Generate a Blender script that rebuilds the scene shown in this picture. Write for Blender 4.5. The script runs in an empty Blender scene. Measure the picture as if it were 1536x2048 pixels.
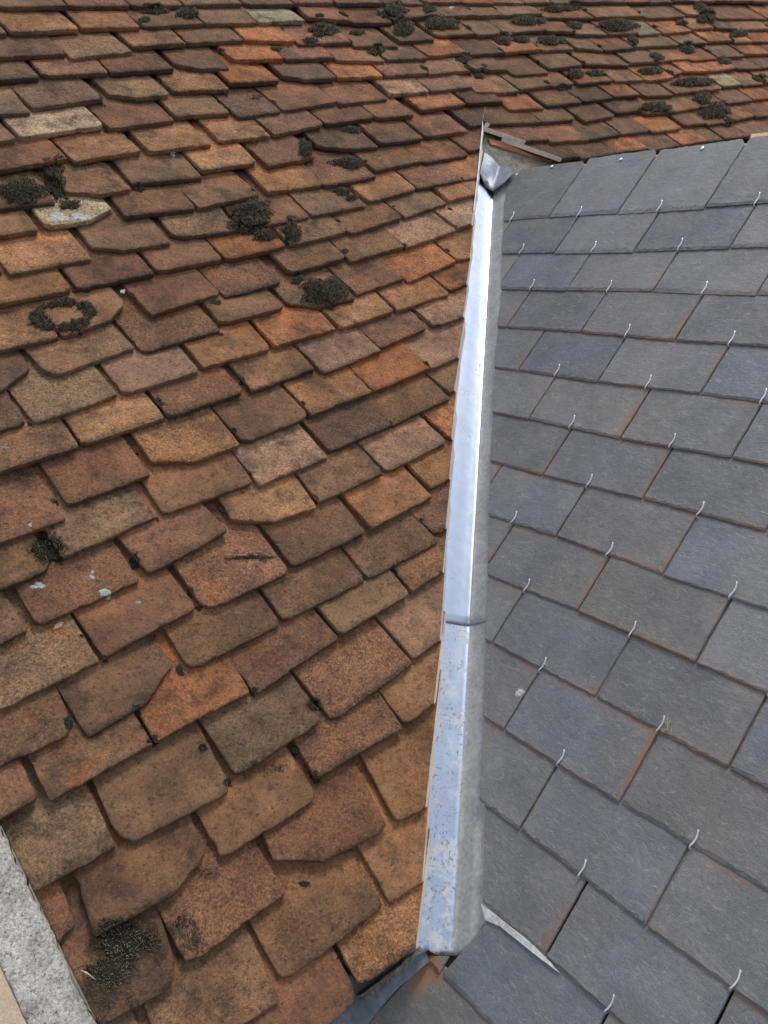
import bpy, bmesh, math, random
from mathutils import Vector, Matrix, noise
from mathutils.bvhtree import BVHTree
EXPO=0.62
BUILD_ALL=True
TILES=[(-3, -7, -207, 130, -217, 0, 0, 0), (-3, 136, -218, 294, -230, 4, 4, 0), (-3, 299, -220, 508, -237, 0, 6, 0), (-2, -69, -139, 49, -149, 0, 0, 0),
(-2, 57, -150, 208, -167, 0, 1, 0), (-2, 217, -153, 388, -160, 6, 1, 0), (-2, 394, -162, 603, -183, 0, 6, 0), (-1, -4, -54, 117, -75, 4, 3, 0),
(-1, 129, -65, 281, -67, 0, 4, 0), (-1, 281, -53, 453, -83, 1, 4, 0), (-1, 467, -83, 675, -115, 0, 6, 0), (0, -68, 37, 38, 24, 2, 4, 0),
(0, 52, 30, 212, 7, 2, 1, 0), (0, 227, 20, 388, 12, 4, 1, 0), (0, 398, 35, 565, 24, 0, 4, 0), (0, 569, 27, 779, 35, 0, 6, 0),
(1, 8, 118, 123, 110, 0, 2, 0), (1, 125, 105, 286, 90, 3, 1, 0), (1, 299, 103, 460, 104, 0, 2, 0), (1, 468, 94, 648, 102, 0, 4, 0),
(1, 651, 108, 861, 118, 0, 7, 0), (2, -59, 218, 70, 218, 0, 4, 0), (2, 75, 205, 225, 204, 0, 1, 0), (2, 225, 204, 384, 198, 0, 5, 0),
(2, 386, 190, 559, 202, 0, 4, 0), (2, 559, 205, 722, 207, 0, 2, 0), (2, 726, 210, 936, 215, 0, 6, 0), (3, 22, 282, 144, 271, 4, 1, 0),
(3, 152, 256, 307, 261, 2, 1, 0), (3, 319, 273, 486, 269, 3, 1, 0), (3, 489, 272, 661, 267, 0, 1, 0), (3, 667, 266, 839, 265, 0, 1, 0),
(3, 841, 277, 1049, 306, 0, 0, 0), (4, 67, 348, 216, 349, 0, 2, 0), (4, 221, 349, 381, 356, 0, 4, 0), (4, 386, 345, 550, 342, 3, 4, 0),
(4, 556, 347, 721, 345, 0, 1, 0), (4, 732, 347, 890, 350, 0, 6, 0), (4, 898, 366, 1108, 375, 0, 6, 0), (5, 48, 435, 152, 439, 0, 0, 0),
(5, 163, 438, 326, 438, 0, 4, 0), (5, 340, 441, 495, 456, 0, 4, 0), (5, 509, 443, 666, 428, 1, 6, 0), (5, 672, 435, 830, 437, 0, 1, 0),
(5, 836, 434, 1007, 443, 0, 7, 0), (5, 1016, 444, 1225, 465, 0, 5, 0), (6, 102, 513, 224, 513, 4, 0, 0), (6, 241, 524, 402, 530, 0, 0, 0),
(6, 413, 528, 586, 520, 0, 1, 0), (6, 590, 511, 747, 511, 0, 7, 0), (6, 756, 521, 916, 524, 0, 3, 0), (6, 916, 522, 1089, 530, 0, 1, 0),
(6, 1096, 543, 1304, 567, 0, 0, 0), (7, 134, 587, 275, 584, 0, 0, 0), (7, 285, 603, 433, 604, 5, 4, 0), (7, 445, 601, 607, 600, 1, 6, 0),
(7, 611, 601, 766, 606, 0, 1, 0), (7, 770, 606, 928, 610, 0, 6, 0), (7, 928, 608, 1094, 614, 0, 5, 0), (7, 1095, 612, 1304, 627, 0, 7, 0),
(8, 206, 701, 353, 700, 0, 1, 0), (8, 358, 702, 512, 704, 0, 6, 0), (8, 517, 700, 677, 702, 0, 4, 0), (8, 692, 697, 846, 700, 5, 6, 0),
(8, 852, 685, 1015, 694, 0, 7, 0), (8, 1016, 701, 1173, 713, 0, 4, 0), (8, 1183, 709, 1392, 720, 0, 7, 0), (9, 160, 778, 298, 775, 0, 3, 0),
(9, 306, 770, 460, 778, 0, 2, 0), (9, 466, 775, 622, 776, 0, 7, 0), (9, 631, 781, 786, 779, 0, 6, 0), (9, 793, 781, 951, 779, 0, 5, 0),
(9, 960, 777, 1117, 781, 0, 6, 0), (9, 1124, 779, 1293, 783, 0, 6, 0), (9, 1299, 788, 1508, 810, 0, 5, 0), (10, 196, 858, 350, 848, 2, 3, 0),
(10, 370, 850, 537, 867, 3, 2, 0), (10, 543, 849, 713, 854, 3, 1, 0), (10, 719, 867, 875, 867, 0, 1, 0), (10, 886, 844, 1047, 841, 1, 0, 0),
(10, 1056, 849, 1208, 858, 0, 4, 0), (10, 1208, 845, 1388, 867, 0, 5, 0), (10, 1391, 866, 1600, 877, 0, 6, 0), (11, 263, 936, 425, 930, 0, 6, 0),
(11, 428, 927, 580, 947, 2, 0, 0), (11, 602, 928, 764, 939, 0, 4, 0), (11, 765, 928, 910, 932, 0, 4, 0), (11, 939, 948, 1103, 953, 0, 1, 0),
(11, 1106, 942, 1278, 949, 0, 1, 0), (11, 1279, 944, 1463, 960, 0, 7, 0), (11, 1470, 964, 1679, 984, 0, 7, 0), (12, 296, 1033, 495, 1029, 0, 6, 0),
(12, 502, 1024, 661, 1024, 0, 4, 0), (12, 666, 1030, 819, 1027, 0, 4, 0), (12, 823, 1021, 980, 1025, 0, 5, 0), (12, 991, 1022, 1157, 1027, 0, 0, 0),
(12, 1157, 1017, 1338, 1034, 5, 4, 0), (12, 1343, 1033, 1506, 1050, 5, 2, 0), (12, 1515, 1057, 1725, 1063, 0, 6, 0), (13, 261, 1104, 400, 1105, 0, 0, 0),
(13, 405, 1093, 564, 1094, 0, 6, 0), (13, 576, 1100, 736, 1095, 1, 1, 0), (13, 746, 1107, 896, 1092, 3, 2, 0), (13, 912, 1094, 1090, 1093, 0, 0, 0),
(13, 1092, 1093, 1262, 1093, 0, 0, 0), (13, 1278, 1104, 1451, 1117, 0, 6, 0), (13, 1451, 1117, 1619, 1118, 0, 4, 0), (13, 1619, 1118, 1829, 1121, 0, 0, 0),
(13, 1921, 1140, 2146, 1125, 0, 0, 1), (13, 2135, 1113, 2313, 1111, 0, 0, 1), (13, 2313, 1111, 2493, 1105, 0, 0, 1), (13, 2481, 1093, 2665, 1094, 0, 0, 1),
(13, 2676, 1094, 2846, 1093, 0, 5, 1), (13, 2843, 1086, 2944, 1085, 0, 0, 1), (13, 2947, 1083, 3117, 1072, 0, 4, 1), (13, 3124, 1073, 3330, 1063, 0, 0, 1),
(14, 347, 1192, 503, 1190, 0, 0, 0), (14, 517, 1194, 667, 1191, 2, 8, 0), (14, 678, 1186, 839, 1175, 0, 1, 0), (14, 844, 1176, 1009, 1185, 0, 1, 0),
(14, 1033, 1190, 1192, 1183, 0, 6, 0), (14, 1191, 1178, 1361, 1182, 0, 0, 0), (14, 1370, 1202, 1539, 1208, 0, 1, 0), (14, 1540, 1202, 1719, 1203, 0, 4, 0),
(14, 1728, 1216, 1937, 1239, 0, 0, 0), (14, 1850, 1238, 2078, 1215, 0, 4, 1), (14, 2076, 1200, 2248, 1185, 0, 4, 1), (14, 2248, 1185, 2423, 1186, 0, 0, 1),
(14, 2426, 1188, 2587, 1182, 0, 0, 1), (14, 2587, 1173, 2772, 1169, 0, 0, 1), (14, 2798, 1180, 2938, 1171, 0, 0, 1), (14, 2933, 1162, 3046, 1163, 0, 0, 1),
(14, 3040, 1154, 3105, 1155, 0, 0, 1), (14, 3120, 1161, 3294, 1166, 0, 6, 1), (14, 3296, 1162, 3470, 1159, 0, 0, 1), (15, 401, 1260, 566, 1255, 0, 0, 0),
(15, 597, 1258, 732, 1261, 1, 1, 0), (15, 738, 1275, 906, 1265, 0, 2, 0), (15, 913, 1285, 1066, 1284, 0, 0, 0), (15, 1083, 1270, 1235, 1275, 0, 4, 0),
(15, 1263, 1295, 1442, 1284, 1, 3, 0), (15, 1450, 1291, 1607, 1287, 0, 0, 0), (15, 1621, 1296, 1792, 1296, 0, 0, 0), (15, 1810, 1312, 2020, 1314, 0, 0, 0),
(15, 1886, 1313, 2115, 1289, 0, 4, 1), (15, 2115, 1289, 2281, 1283, 0, 0, 1), (15, 2307, 1264, 2481, 1271, 0, 0, 1), (15, 2502, 1286, 2645, 1280, 0, 0, 1),
(15, 2647, 1258, 2815, 1251, 0, 0, 1), (15, 2815, 1251, 3011, 1257, 0, 6, 1), (15, 3011, 1252, 3188, 1257, 0, 0, 1), (15, 3197, 1254, 3393, 1252, 0, 0, 1),
(15, 3402, 1254, 3593, 1243, 0, 5, 1), (16, 457, 1356, 645, 1369, 0, 0, 0), (16, 651, 1362, 813, 1371, 0, 6, 0), (16, 825, 1363, 986, 1364, 0, 6, 0),
(16, 1010, 1369, 1156, 1368, 5, 6, 0), (16, 1165, 1370, 1332, 1385, 0, 4, 0), (16, 1337, 1388, 1510, 1392, 0, 0, 0), (16, 1508, 1389, 1649, 1385, 3, 0, 0),
(16, 1689, 1399, 1874, 1405, 0, 5, 0), (16, 1878, 1405, 2032, 1397, 0, 0, 0), (16, 2028, 1359, 2184, 1347, 0, 0, 0), (16, 2201, 1356, 2385, 1354, 0, 0, 0),
(16, 2391, 1355, 2565, 1358, 0, 0, 0), (16, 2566, 1359, 2723, 1354, 0, 5, 0), (16, 2739, 1349, 2913, 1333, 0, 0, 0), (16, 2928, 1341, 3264, 1335, 0, 0, 0),
(16, 3286, 1346, 3437, 1346, 0, 8, 0), (16, 3436, 1340, 3603, 1334, 0, 0, 0), (16, 3621, 1342, 3799, 1331, 0, 0, 0), (17, 417, 1430, 571, 1445, 0, 0, 0),
(17, 579, 1448, 770, 1461, 0, 9, 0), (17, 773, 1451, 943, 1457, 0, 4, 0), (17, 947, 1469, 1097, 1465, 0, 2, 0), (17, 1107, 1446, 1241, 1450, 0, 3, 0),
(17, 1246, 1453, 1430, 1467, 0, 4, 0), (17, 1430, 1458, 1611, 1461, 0, 4, 0), (17, 1627, 1478, 1780, 1471, 0, 7, 0), (17, 1785, 1473, 1964, 1476, 0, 7, 0),
(17, 1959, 1453, 2090, 1435, 0, 0, 0), (17, 2075, 1437, 2141, 1433, 0, 0, 0), (17, 2154, 1443, 2313, 1449, 0, 0, 0), (17, 2313, 1445, 2440, 1446, 0, 6, 0),
(17, 2459, 1441, 2658, 1440, 0, 0, 0), (17, 2663, 1439, 2830, 1429, 0, 0, 0), (17, 2845, 1423, 3029, 1430, 0, 0, 0), (17, 3049, 1442, 3122, 1452, 0, 0, 0),
(17, 3130, 1453, 3327, 1440, 0, 5, 0), (17, 3327, 1435, 3526, 1443, 0, 0, 0), (17, 3527, 1439, 3717, 1426, 0, 0, 0), (18, 471, 1527, 635, 1523, 0, 0, 0),
(18, 642, 1534, 811, 1548, 0, 3, 0), (18, 833, 1539, 981, 1548, 1, 2, 0), (18, 991, 1554, 1145, 1550, 0, 0, 0), (18, 1156, 1566, 1307, 1565, 0, 5, 0),
(18, 1330, 1560, 1494, 1559, 1, 3, 0), (18, 1501, 1564, 1662, 1555, 0, 5, 0), (18, 1665, 1555, 1838, 1552, 0, 0, 0), (18, 1833, 1546, 2021, 1552, 0, 0, 0),
(18, 2036, 1556, 2185, 1544, 0, 0, 0), (18, 2097, 1545, 2186, 1542, 0, 0, 0), (18, 2183, 1512, 2363, 1510, 0, 4, 0), (18, 2386, 1529, 2573, 1534, 0, 0, 0),
(18, 2587, 1537, 2831, 1511, 0, 4, 0), (18, 2850, 1527, 3068, 1519, 0, 0, 0), (18, 3077, 1522, 3265, 1527, 0, 6, 0), (18, 3250, 1510, 3450, 1509, 0, 5, 0),
(18, 3467, 1517, 3676, 1511, 0, 0, 0), (18, 3695, 1522, 3920, 1514, 0, 5, 0), (19, 540, 1633, 705, 1635, 0, 0, 0), (19, 711, 1640, 868, 1635, 5, 4, 0),
(19, 871, 1632, 1036, 1636, 0, 4, 0), (19, 1049, 1635, 1190, 1627, 1, 3, 0), (19, 1215, 1661, 1375, 1652, 0, 5, 0), (19, 1378, 1647, 1544, 1644, 0, 0, 0),
(19, 1541, 1635, 1713, 1615, 0, 0, 0), (19, 1720, 1620, 1887, 1618, 0, 0, 0), (19, 1897, 1626, 2067, 1638, 0, 5, 0), (19, 2065, 1622, 2251, 1623, 0, 0, 0),
(19, 2236, 1626, 2437, 1631, 0, 0, 0), (19, 2436, 1624, 2616, 1621, 0, 0, 0), (19, 2630, 1630, 2775, 1603, 0, 0, 0), (19, 2773, 1601, 2966, 1605, 0, 0, 0),
(19, 2983, 1615, 3285, 1607, 0, 0, 0), (19, 3298, 1612, 3503, 1609, 0, 0, 0), (19, 3520, 1618, 3732, 1619, 0, 5, 0), (19, 3716, 1602, 3882, 1600, 0, 5, 0),
(19, 3885, 1596, 4122, 1584, 0, 0, 0), (20, 640, 1707, 798, 1710, 0, 3, 0), (20, 804, 1693, 964, 1709, 0, 2, 0), (20, 974, 1725, 1123, 1731, 0, 6, 0),
(20, 1128, 1735, 1299, 1736, 0, 0, 0), (20, 1301, 1736, 1459, 1721, 0, 5, 0), (20, 1460, 1708, 1654, 1708, 0, 0, 0), (20, 1647, 1693, 1811, 1678, 0, 0, 0),
(20, 1832, 1702, 1986, 1705, 0, 0, 0), (20, 2010, 1721, 2195, 1728, 3, 0, 0), (20, 2192, 1719, 2370, 1716, 0, 0, 0), (20, 2330, 1722, 2561, 1730, 0, 0, 0),
(20, 2560, 1724, 2711, 1714, 0, 0, 0), (20, 2703, 1702, 2885, 1692, 0, 0, 0), (20, 2893, 1694, 3089, 1689, 0, 0, 0), (20, 3085, 1685, 3243, 1684, 0, 8, 0),
(20, 3255, 1684, 3476, 1692, 0, 0, 0), (20, 3496, 1703, 3677, 1707, 0, 6, 0), (20, 3686, 1703, 3850, 1691, 0, 0, 0), (20, 3860, 1687, 4158, 1680, 0, 0, 0),
(21, 557, 1789, 700, 1792, 0, 0, 0), (21, 707, 1791, 872, 1799, 0, 6, 0), (21, 879, 1804, 1034, 1801, 0, 6, 0), (21, 1040, 1799, 1221, 1811, 3, 0, 0),
(21, 1222, 1809, 1388, 1808, 0, 0, 0), (21, 1390, 1808, 1555, 1817, 0, 8, 0), (21, 1566, 1829, 1716, 1805, 0, 4, 0), (21, 1714, 1797, 1878, 1794, 0, 0, 0),
(21, 1892, 1804, 2102, 1836, 0, 0, 0), (21, 2098, 1821, 2282, 1824, 0, 0, 0), (21, 2282, 1819, 2467, 1822, 0, 0, 0), (21, 2414, 1826, 2634, 1827, 0, 0, 0),
(21, 2624, 1801, 2905, 1789, 0, 0, 0), (21, 2921, 1800, 3243, 1798, 0, 0, 0), (21, 3254, 1781, 3556, 1791, 0, 0, 0), (21, 3577, 1803, 3810, 1798, 0, 0, 0),
(21, 3785, 1768, 4228, 1757, 0, 0, 0),
]
CAM_F=1535.41
CAM_R=((0.98708,-0.06444,-0.14673),(-0.16025,-0.39689,-0.90377),(0.00000,0.91560,-0.40208))
UT=(0.80522,0.59298,0.00000)
WT=(-0.42895,0.58249,0.69044)
NT=(0.40941,-0.55596,0.72339)
OT=(-0.46762,0.63500,-0.82623)
US=(0.56481,-0.82522,0.00000)
WS=(0.66039,0.45200,0.59965)
NS=(-0.49484,-0.33869,0.80026)
OS=(0.94986,1.40821,-0.16816)
GAUGE_S=0.11364
GAUGE_T=0.08407
CUT=[(1887, 1340), (1696, 1143), (1565, 1011), (1450, 889), (1268, 704), (1146, 583), (1043, 472), (938, 358), (835, 247), (727, 126), (638, 34), (548, -61), (462, -157), (384, -237)]
CUTR=[(1920, 1287), (2062, 1126)]
SCUT=[(-1011, 185), (-983, 117), (-905, -5), (-833, -116), (-754, -231), (-682, -352), (-614, -463), (-539, -576), (-465, -689), (-396, -792), (-317, -906), (-241, -1020), (-163, -1134), (-88, -1249), (-73, -1257), (6, -1369), (-26, -1447), (-63, -1603)]
SJ=[(-3.5, 0, -756, 3), (-2.5, 0, -548, 1), (-1.5, 0, -330, 0), (-3, 1, -661, -115), (-2, 1, -438, -116), (-1, 1, -221, -113), (-2.5, 2, -554, -228), (-1.5, 2, -332, -226), (-0.5, 2, -114, -229), (-2, 3, -445, -339), (-1, 3, -220, -342), (-2.5, 4, -546, -454), (-1.5, 4, -332, -458), (-0.5, 4, -112, -454), (-2, 5, -441, -568), (-1, 5, -213, -572), (0, 5, 1, -567), (-1.5, 6, -328, -682), (-0.5, 6, -107, -678), (0.5, 6, 110, -680), (-1, 7, -225, -792), (0, 7, -4, -797), (-0.5, 8, -107, -905), (0.5, 8, 110, -908), (-1, 9, -226, -1019), (0, 9, -1, -1021), (1, 9, 216, -1024), (-0.5, 10, -114, -1136), (0.5, 10, 110, -1138), (0, 11, -4, -1249), (1, 11, 216, -1253), (0.5, 12, 120, -1362)]
SRIDGE=[(-994, 189), (-981, 196), (-906, 199), (-849, 212), (-798, 204), (-764, 176), (-762, 191), (-708, 191), (-568, 199), (-535, 159), (-536, 185), (-499, 193), (-439, 198), (-366, 200), (-326, 159), (-329, 185), (-283, 194)]
NAILS=[(-868, 197), (-646, 190), (-431, 192)]
MOSS=[(515, 1302, 41, -8, 21, 48, 'a'), (595, 1328, 21, -4, 26, 57, 'a'), (592, 1250, 21, -4, 8, 16, 'a'), (966, 1150, 54, -12, 23, 38, 'a'), (933, 1106, 58, -13, 14, 23, 'a'), (953, 1071, 30, -7, 12, 20, 'a'), (1015, 1059, 24, -6, 24, 37, 'a'), (989, 882, 56, -16, 32, 47, 'a'), (954, 935, 16, -4, 9, 13, 'a'), (231, 553, 24, -12, 12, 26, 'a'), (491, 403, 20, -10, 5, 9, 'f'), (527, 390, 22, -11, 5, 7, 'f'), (461, 130, 11, -7, 8, 12, 'a'), (287, 103, 7, -4, 5, 8, 'a'), (76, 4, 34, -25, 15, 30, 'f'), (46, -24, 26, -19, 12, 24, 'f'), (111, -1, 20, -14, 7, 13, 'f'), (145, -32, 21, -15, 12, 21, 'f'), (22, -35, 28, -21, 9, 19, 'f'), (1235, 1324, 25, -4, 30, 45, 'a'), (1319, 1250, 50, -9, 19, 27, 'a'), (1234, 1162, 25, -5, 11, 16, 'a'), (1243, 1131, 19, -4, 10, 14, 'a'), (1591, 1781, 58, -2, 23, 34, 'a'), (1509, 1725, 27, -1, 12, 18, 'a'), (1716, 1767, 32, -1, 12, 16, 'a'), (1925, 1856, 57, -1, 33, 44, 'a'), (1912, 1777, 46, -1, 42, 55, 'a'), (2088, 1790, 86, -2, 32, 39, 'a'), (2089, 1866, 32, 0, 21, 27, 'a'), (1723, 1672, 32, -2, 20, 27, 'a'), (2046, 1618, 37, -2, 16, 19, 'a'), (2055, 1538, 24, -2, 18, 21, 'a'), (2299, 1705, 37, -2, 21, 23, 'a'), (1382, 1703, 19, -1, 8, 13, 'a'), (1415, 1372, 34, -5, 10, 15, 'a'), (1212, 1528, 21, -2, 8, 13, 'f'), (1114, 1878, 43, -1, 8, 15, 'a'), (1061, 1838, 16, 0, 10, 18, 'a'), (1198, 1862, 33, -1, 17, 30, 'a'), (753, 1269, 16, -3, 4, 9, 'a'), (336, 477, 7, -3, 7, 13, 'a'), (310, -72, 8, -6, 3, 4, 'a'), (350, 90, 25, -16, 6, 10, 'f'), (212, 11, 25, -17, 4, 7, 'f'), (2868, 1875, 49, 0, 28, 28, 'a'), (2748, 1861, 89, -1, 21, 21, 'a'), (2517, 1795, 95, -2, 26, 28, 'f'), (2753, 1762, 47, -1, 26, 26, 'a'), (3012, 1748, 124, -4, 46, 43, 'f'), (3723, 1789, 83, -2, 81, 63, 'a'), (3775, 1864, 76, -1, 32, 25, 'a'), (2304, 1694, 39, -2, 28, 31, 'a'), (2395, 1695, 51, -2, 20, 21, 'a'), (2543, 1680, 76, -4, 32, 33, 'f'), (3013, 1655, 32, -2, 43, 38, 'a'), (3328, 1591, 50, -3, 45, 37, 'a'), (3051, 1551, 45, -3, 36, 31, 'a'), (3485, 1757, 45, -1, 24, 20, 'a'), (3835, 1668, 85, -3, 37, 27, 'a'), (2496, 1498, 41, -3, 30, 30, 'a'), (2612, 1494, 54, -4, 21, 20, 'f'), (2366, 1441, 22, -2, 12, 12, 'a'), (2931, 1479, 77, -6, 28, 24, 'f'), (3123, 1389, 132, -12, 37, 30, 'f'), (3489, 1496, 52, -4, 32, 24, 'a'), (3620, 1378, 54, -5, 33, 24, 'a'), (3069, 1302, 57, -6, 46, 36, 'a'), (3085, 1227, 96, -12, 52, 41, 'a'), (2746, 1288, 96, -11, 34, 29, 'f'), (3092, 1166, 31, -4, 26, 20, 'a'), (1619, 1836, 18, 0, 8, 12, 'a'), (1113, 979, 10, -3, 7, 10, 'a'), (743, 926, 12, -4, 4, 7, 'a')]
RING=[(497, 967), (488, 955), (473, 948), (455, 946), (437, 949), (422, 956), (411, 968), (407, 981), (409, 994), (418, 1005), (432, 1013), (449, 1016), (467, 1013), (483, 1006), (495, 994), (500, 980)]
LICHEN=[(268, 448, 13, -7, 4, 9, 'w'), (193, 501, 11, -6, 3, 7, 'w'), (307, 411, 5, -3, 2, 4, 'w'), (225, 596, 4, -2, 2, 4, 'w'), (626, 1058, 24, -7, 7, 14, 'p'), (266, 482, 5, -3, 4, 8, 'w'), (580, 999, 5, -2, 4, 7, 'w'), (670, 566, 27, -11, 9, 13, 'p'), (739, 549, 9, -4, 5, 8, 'p'), (966, 473, 8, -3, 5, 6, 'p'), (480, 221, 19, -10, 7, 11, 'p'), (533, 226, 15, -8, 7, 10, 'p'), (138, 270, 5, -3, 3, 6, 'p'), (70, 325, 5, -3, 2, 5, 'p'), (885, 1362, 7, -1, 3, 5, 'w'), (533, 629, 11, -5, 7, 13, 'p'), (471, 394, 6, -3, 2, 4, 'p'), (557, 1218, 26, -6, 7, 14, 'w'), (597, 1206, 21, -5, 6, 13, 'w'), (2687, 1814, 52, -1, 17, 18, 'p'), (2206, 1879, 19, 0, 7, 8, 'w'), (578, 700, 15, -6, 4, 7, 'p'), (447, 804, 9, -3, 3, 7, 'p')]
LEND=[(397, -247), (402, -248), (424, -252), (428, -262), (437, -271), (457, -285)]
REND=[(-2, -1448), (5, -1437), (11, -1417), (12, -1395), (11, -1382)]
LJ=[(769, 144), (816, 109)]
RJ=[(-306, -1007), (-279, -989)]
CAPL=[(1825, 1236), (1794, 1215), (1739, 1161), (1739, 1123), (1750, 1102)]
CAPR=[(-1032, 119), (-1007, 149), (-992, 188), (-1083, 233)]
BED=[(1939, 1394), (2005, 1352), (2091, 1292), (2184, 1171), (2113, 1113), (1882, 1140), (1786, 1227)]
BEDSTRIP=[(1891, 1290), (1930, 1273), (2088, 1178), (2068, 1163), (1995, 1194), (1881, 1267)]
STRIP=[(0, -1367), (22, -1365), (91, -1362), (128, -1364), (146, -1367), (118, -1369), (88, -1371), (42, -1373), (19, -1380)]
LEAD=[(311, -208), (422, -211), (427, -243), (420, -267), (362, -264), (327, -267), (301, -272), (258, -283), (183, -224)]
LEADB=[(303, -233), (367, -238), (412, -240), (413, -245), (370, -248), (309, -243)]
DUST=[(-57, -1534), (-39, -1472), (-4, -1447), (-3, -1489)]
BOARD=[(-323, 181), (-337, 234), (-290, 231), (-270, 186)]
TWIG=[(25, 8), (34, -11)]
FLAKE=[(191, 430)]
HOOKS=[(-3, 0), (-2, 0), (-1, 0), (-3.5, 1), (-2.5, 1), (-1.5, 1), (-2, 2), (-1, 2), (-1.5, 3), (-0.5, 3), (-2, 4), (-1, 4), (0, 4), (-1.5, 5), (-0.5, 5), (-1, 6), (0, 6), (-1.5, 7), (-0.5, 7), (0.5, 7), (-1, 8), (0, 8), (-0.5, 9), (0.5, 9), (0, 10), (1, 10), (0.5, 11), (1.5, 11), (1, 12)]
ENDC=[(-43, -1481), (9, -1443), (22, -1378)]
CAPMT=[(1740, 1095), (1851, 1187), (1729, 1116)]
CAPMS=[(-1032, 119), (-1079, 225), (-1075, 140)]
CAPRT=[(-1003, 146), (-988, 185)]
V=Vector
UT,WT,NT,OT,US,WS,NS,OS=[V(v) for v in (UT,WT,NT,OT,US,WS,NS,OS)]
def T(a,b,h=0): return OT+UT*(a/1000)+WT*(b/1000)+NT*(h/1000)      # tile roof frame, mm
def S(a,b,h=0): return OS+US*(a/1000)+WS*(b/1000)+NS*(h/1000)      # slate roof frame, mm
sc=bpy.context.scene; COL=sc.collection
# ---------------------------------------------------------------- camera
cam=bpy.data.cameras.new('camera'); co=bpy.data.objects.new('camera',cam); COL.objects.link(co)
r_,d_,f_=[V(v) for v in CAM_R]
m=Matrix((r_,-d_,-f_)).transposed().to_4x4(); co.matrix_world=m
cam.sensor_fit='HORIZONTAL'; cam.sensor_width=36; cam.lens=CAM_F*36/1536; cam.clip_start=.01; cam.clip_end=5000
sc.camera=co
# ---------------------------------------------------------------- light
SUN_EL,SUN_AZ=math.radians(64),math.radians(52)     # azimuth measured clockwise from +Y
w=bpy.data.worlds.new('World'); sc.world=w; w.use_nodes=True
nt_=w.node_tree; bg=nt_.nodes['Background']; sk=nt_.nodes.new('ShaderNodeTexSky'); sk.sky_type='NISHITA'; sk.sun_disc=False
sk.sun_elevation=SUN_EL; sk.sun_rotation=SUN_AZ; sk.air_density=1.0; sk.dust_density=1.0; sk.ozone_density=1.2
hs=nt_.nodes.new('ShaderNodeHueSaturation'); hs.inputs['Saturation'].default_value=.47
nt_.links.new(sk.outputs[0],hs.inputs['Color']); nt_.links.new(hs.outputs[0],bg.inputs['Color']); bg.inputs['Strength'].default_value=.15
sun=bpy.data.lights.new('sun','SUN'); sun.energy=1.2; sun.angle=math.radians(15); sun.color=(1,.96,.9)
so=bpy.data.objects.new('sun',sun); COL.objects.link(so)
sd=V((math.sin(SUN_AZ)*math.cos(SUN_EL),math.cos(SUN_AZ)*math.cos(SUN_EL),math.sin(SUN_EL)))
so.rotation_euler=sd.to_track_quat('Z','Y').to_euler(); so.location=sd*20
sc.view_settings.view_transform='Standard'; sc.view_settings.look='None'; sc.view_settings.exposure=EXPO; sc.view_settings.gamma=1; sc.view_settings.use_curve_mapping=False
# ---------------------------------------------------------------- helpers
rnd=random.Random(7)
def nz(p,s,seed=0): return noise.noise(V((p[0]*s+seed*7.3,p[1]*s-seed*3.1,(p[2] if len(p)>2 else 0)*s+seed)))
def link(o,parent=None):
    COL.objects.link(o)
    if parent:
        o.parent=parent; o.matrix_parent_inverse=Matrix.Translation(parent.location).inverted()
    return o
def obj(name,bm,mat,parent=None,origin=None,smooth=None,tint=None,seed=None,extra=None):
    me=bpy.data.meshes.new(name)
    o3=origin if origin is not None else (sum((v.co for v in bm.verts),V())/max(1,len(bm.verts)))
    if tint is not None:
        cl=bm.loops.layers.float_color.get('tint') or bm.loops.layers.float_color.new('tint')
        for f in bm.faces:
            for l in f.loops: l[cl]=(*tint,seed)
    bmesh.ops.translate(bm,verts=bm.verts,vec=-o3)
    if smooth is not None:
        for f in bm.faces: f.smooth=smooth
    me.materials.append(mat)
    if extra: me.materials.append(extra)
    bm.to_mesh(me); bm.free()
    o=bpy.data.objects.new(name,me); o.location=o3; return link(o,parent)
def empty(name,loc,label,cat,group=None):
    o=bpy.data.objects.new(name,None); o.location=loc; o.empty_display_size=.05; COL.objects.link(o)
    tag(o,label,cat,group); return o
def tag(o,label=None,cat=None,group=None,kind=None):
    for k,v in (('label',label),('category',cat),('group',group),('kind',kind)):
        if v: o[k]=v
    return o
def poly_prism(bm,top,bot):
    a=[bm.verts.new(p) for p in top]; b=[bm.verts.new(p) for p in bot]; n=len(a)
    bm.faces.new(a); bm.faces.new(b[::-1])
    for i in range(n): bm.faces.new((a[i],b[i],b[(i+1)%n],a[(i+1)%n]))
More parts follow.
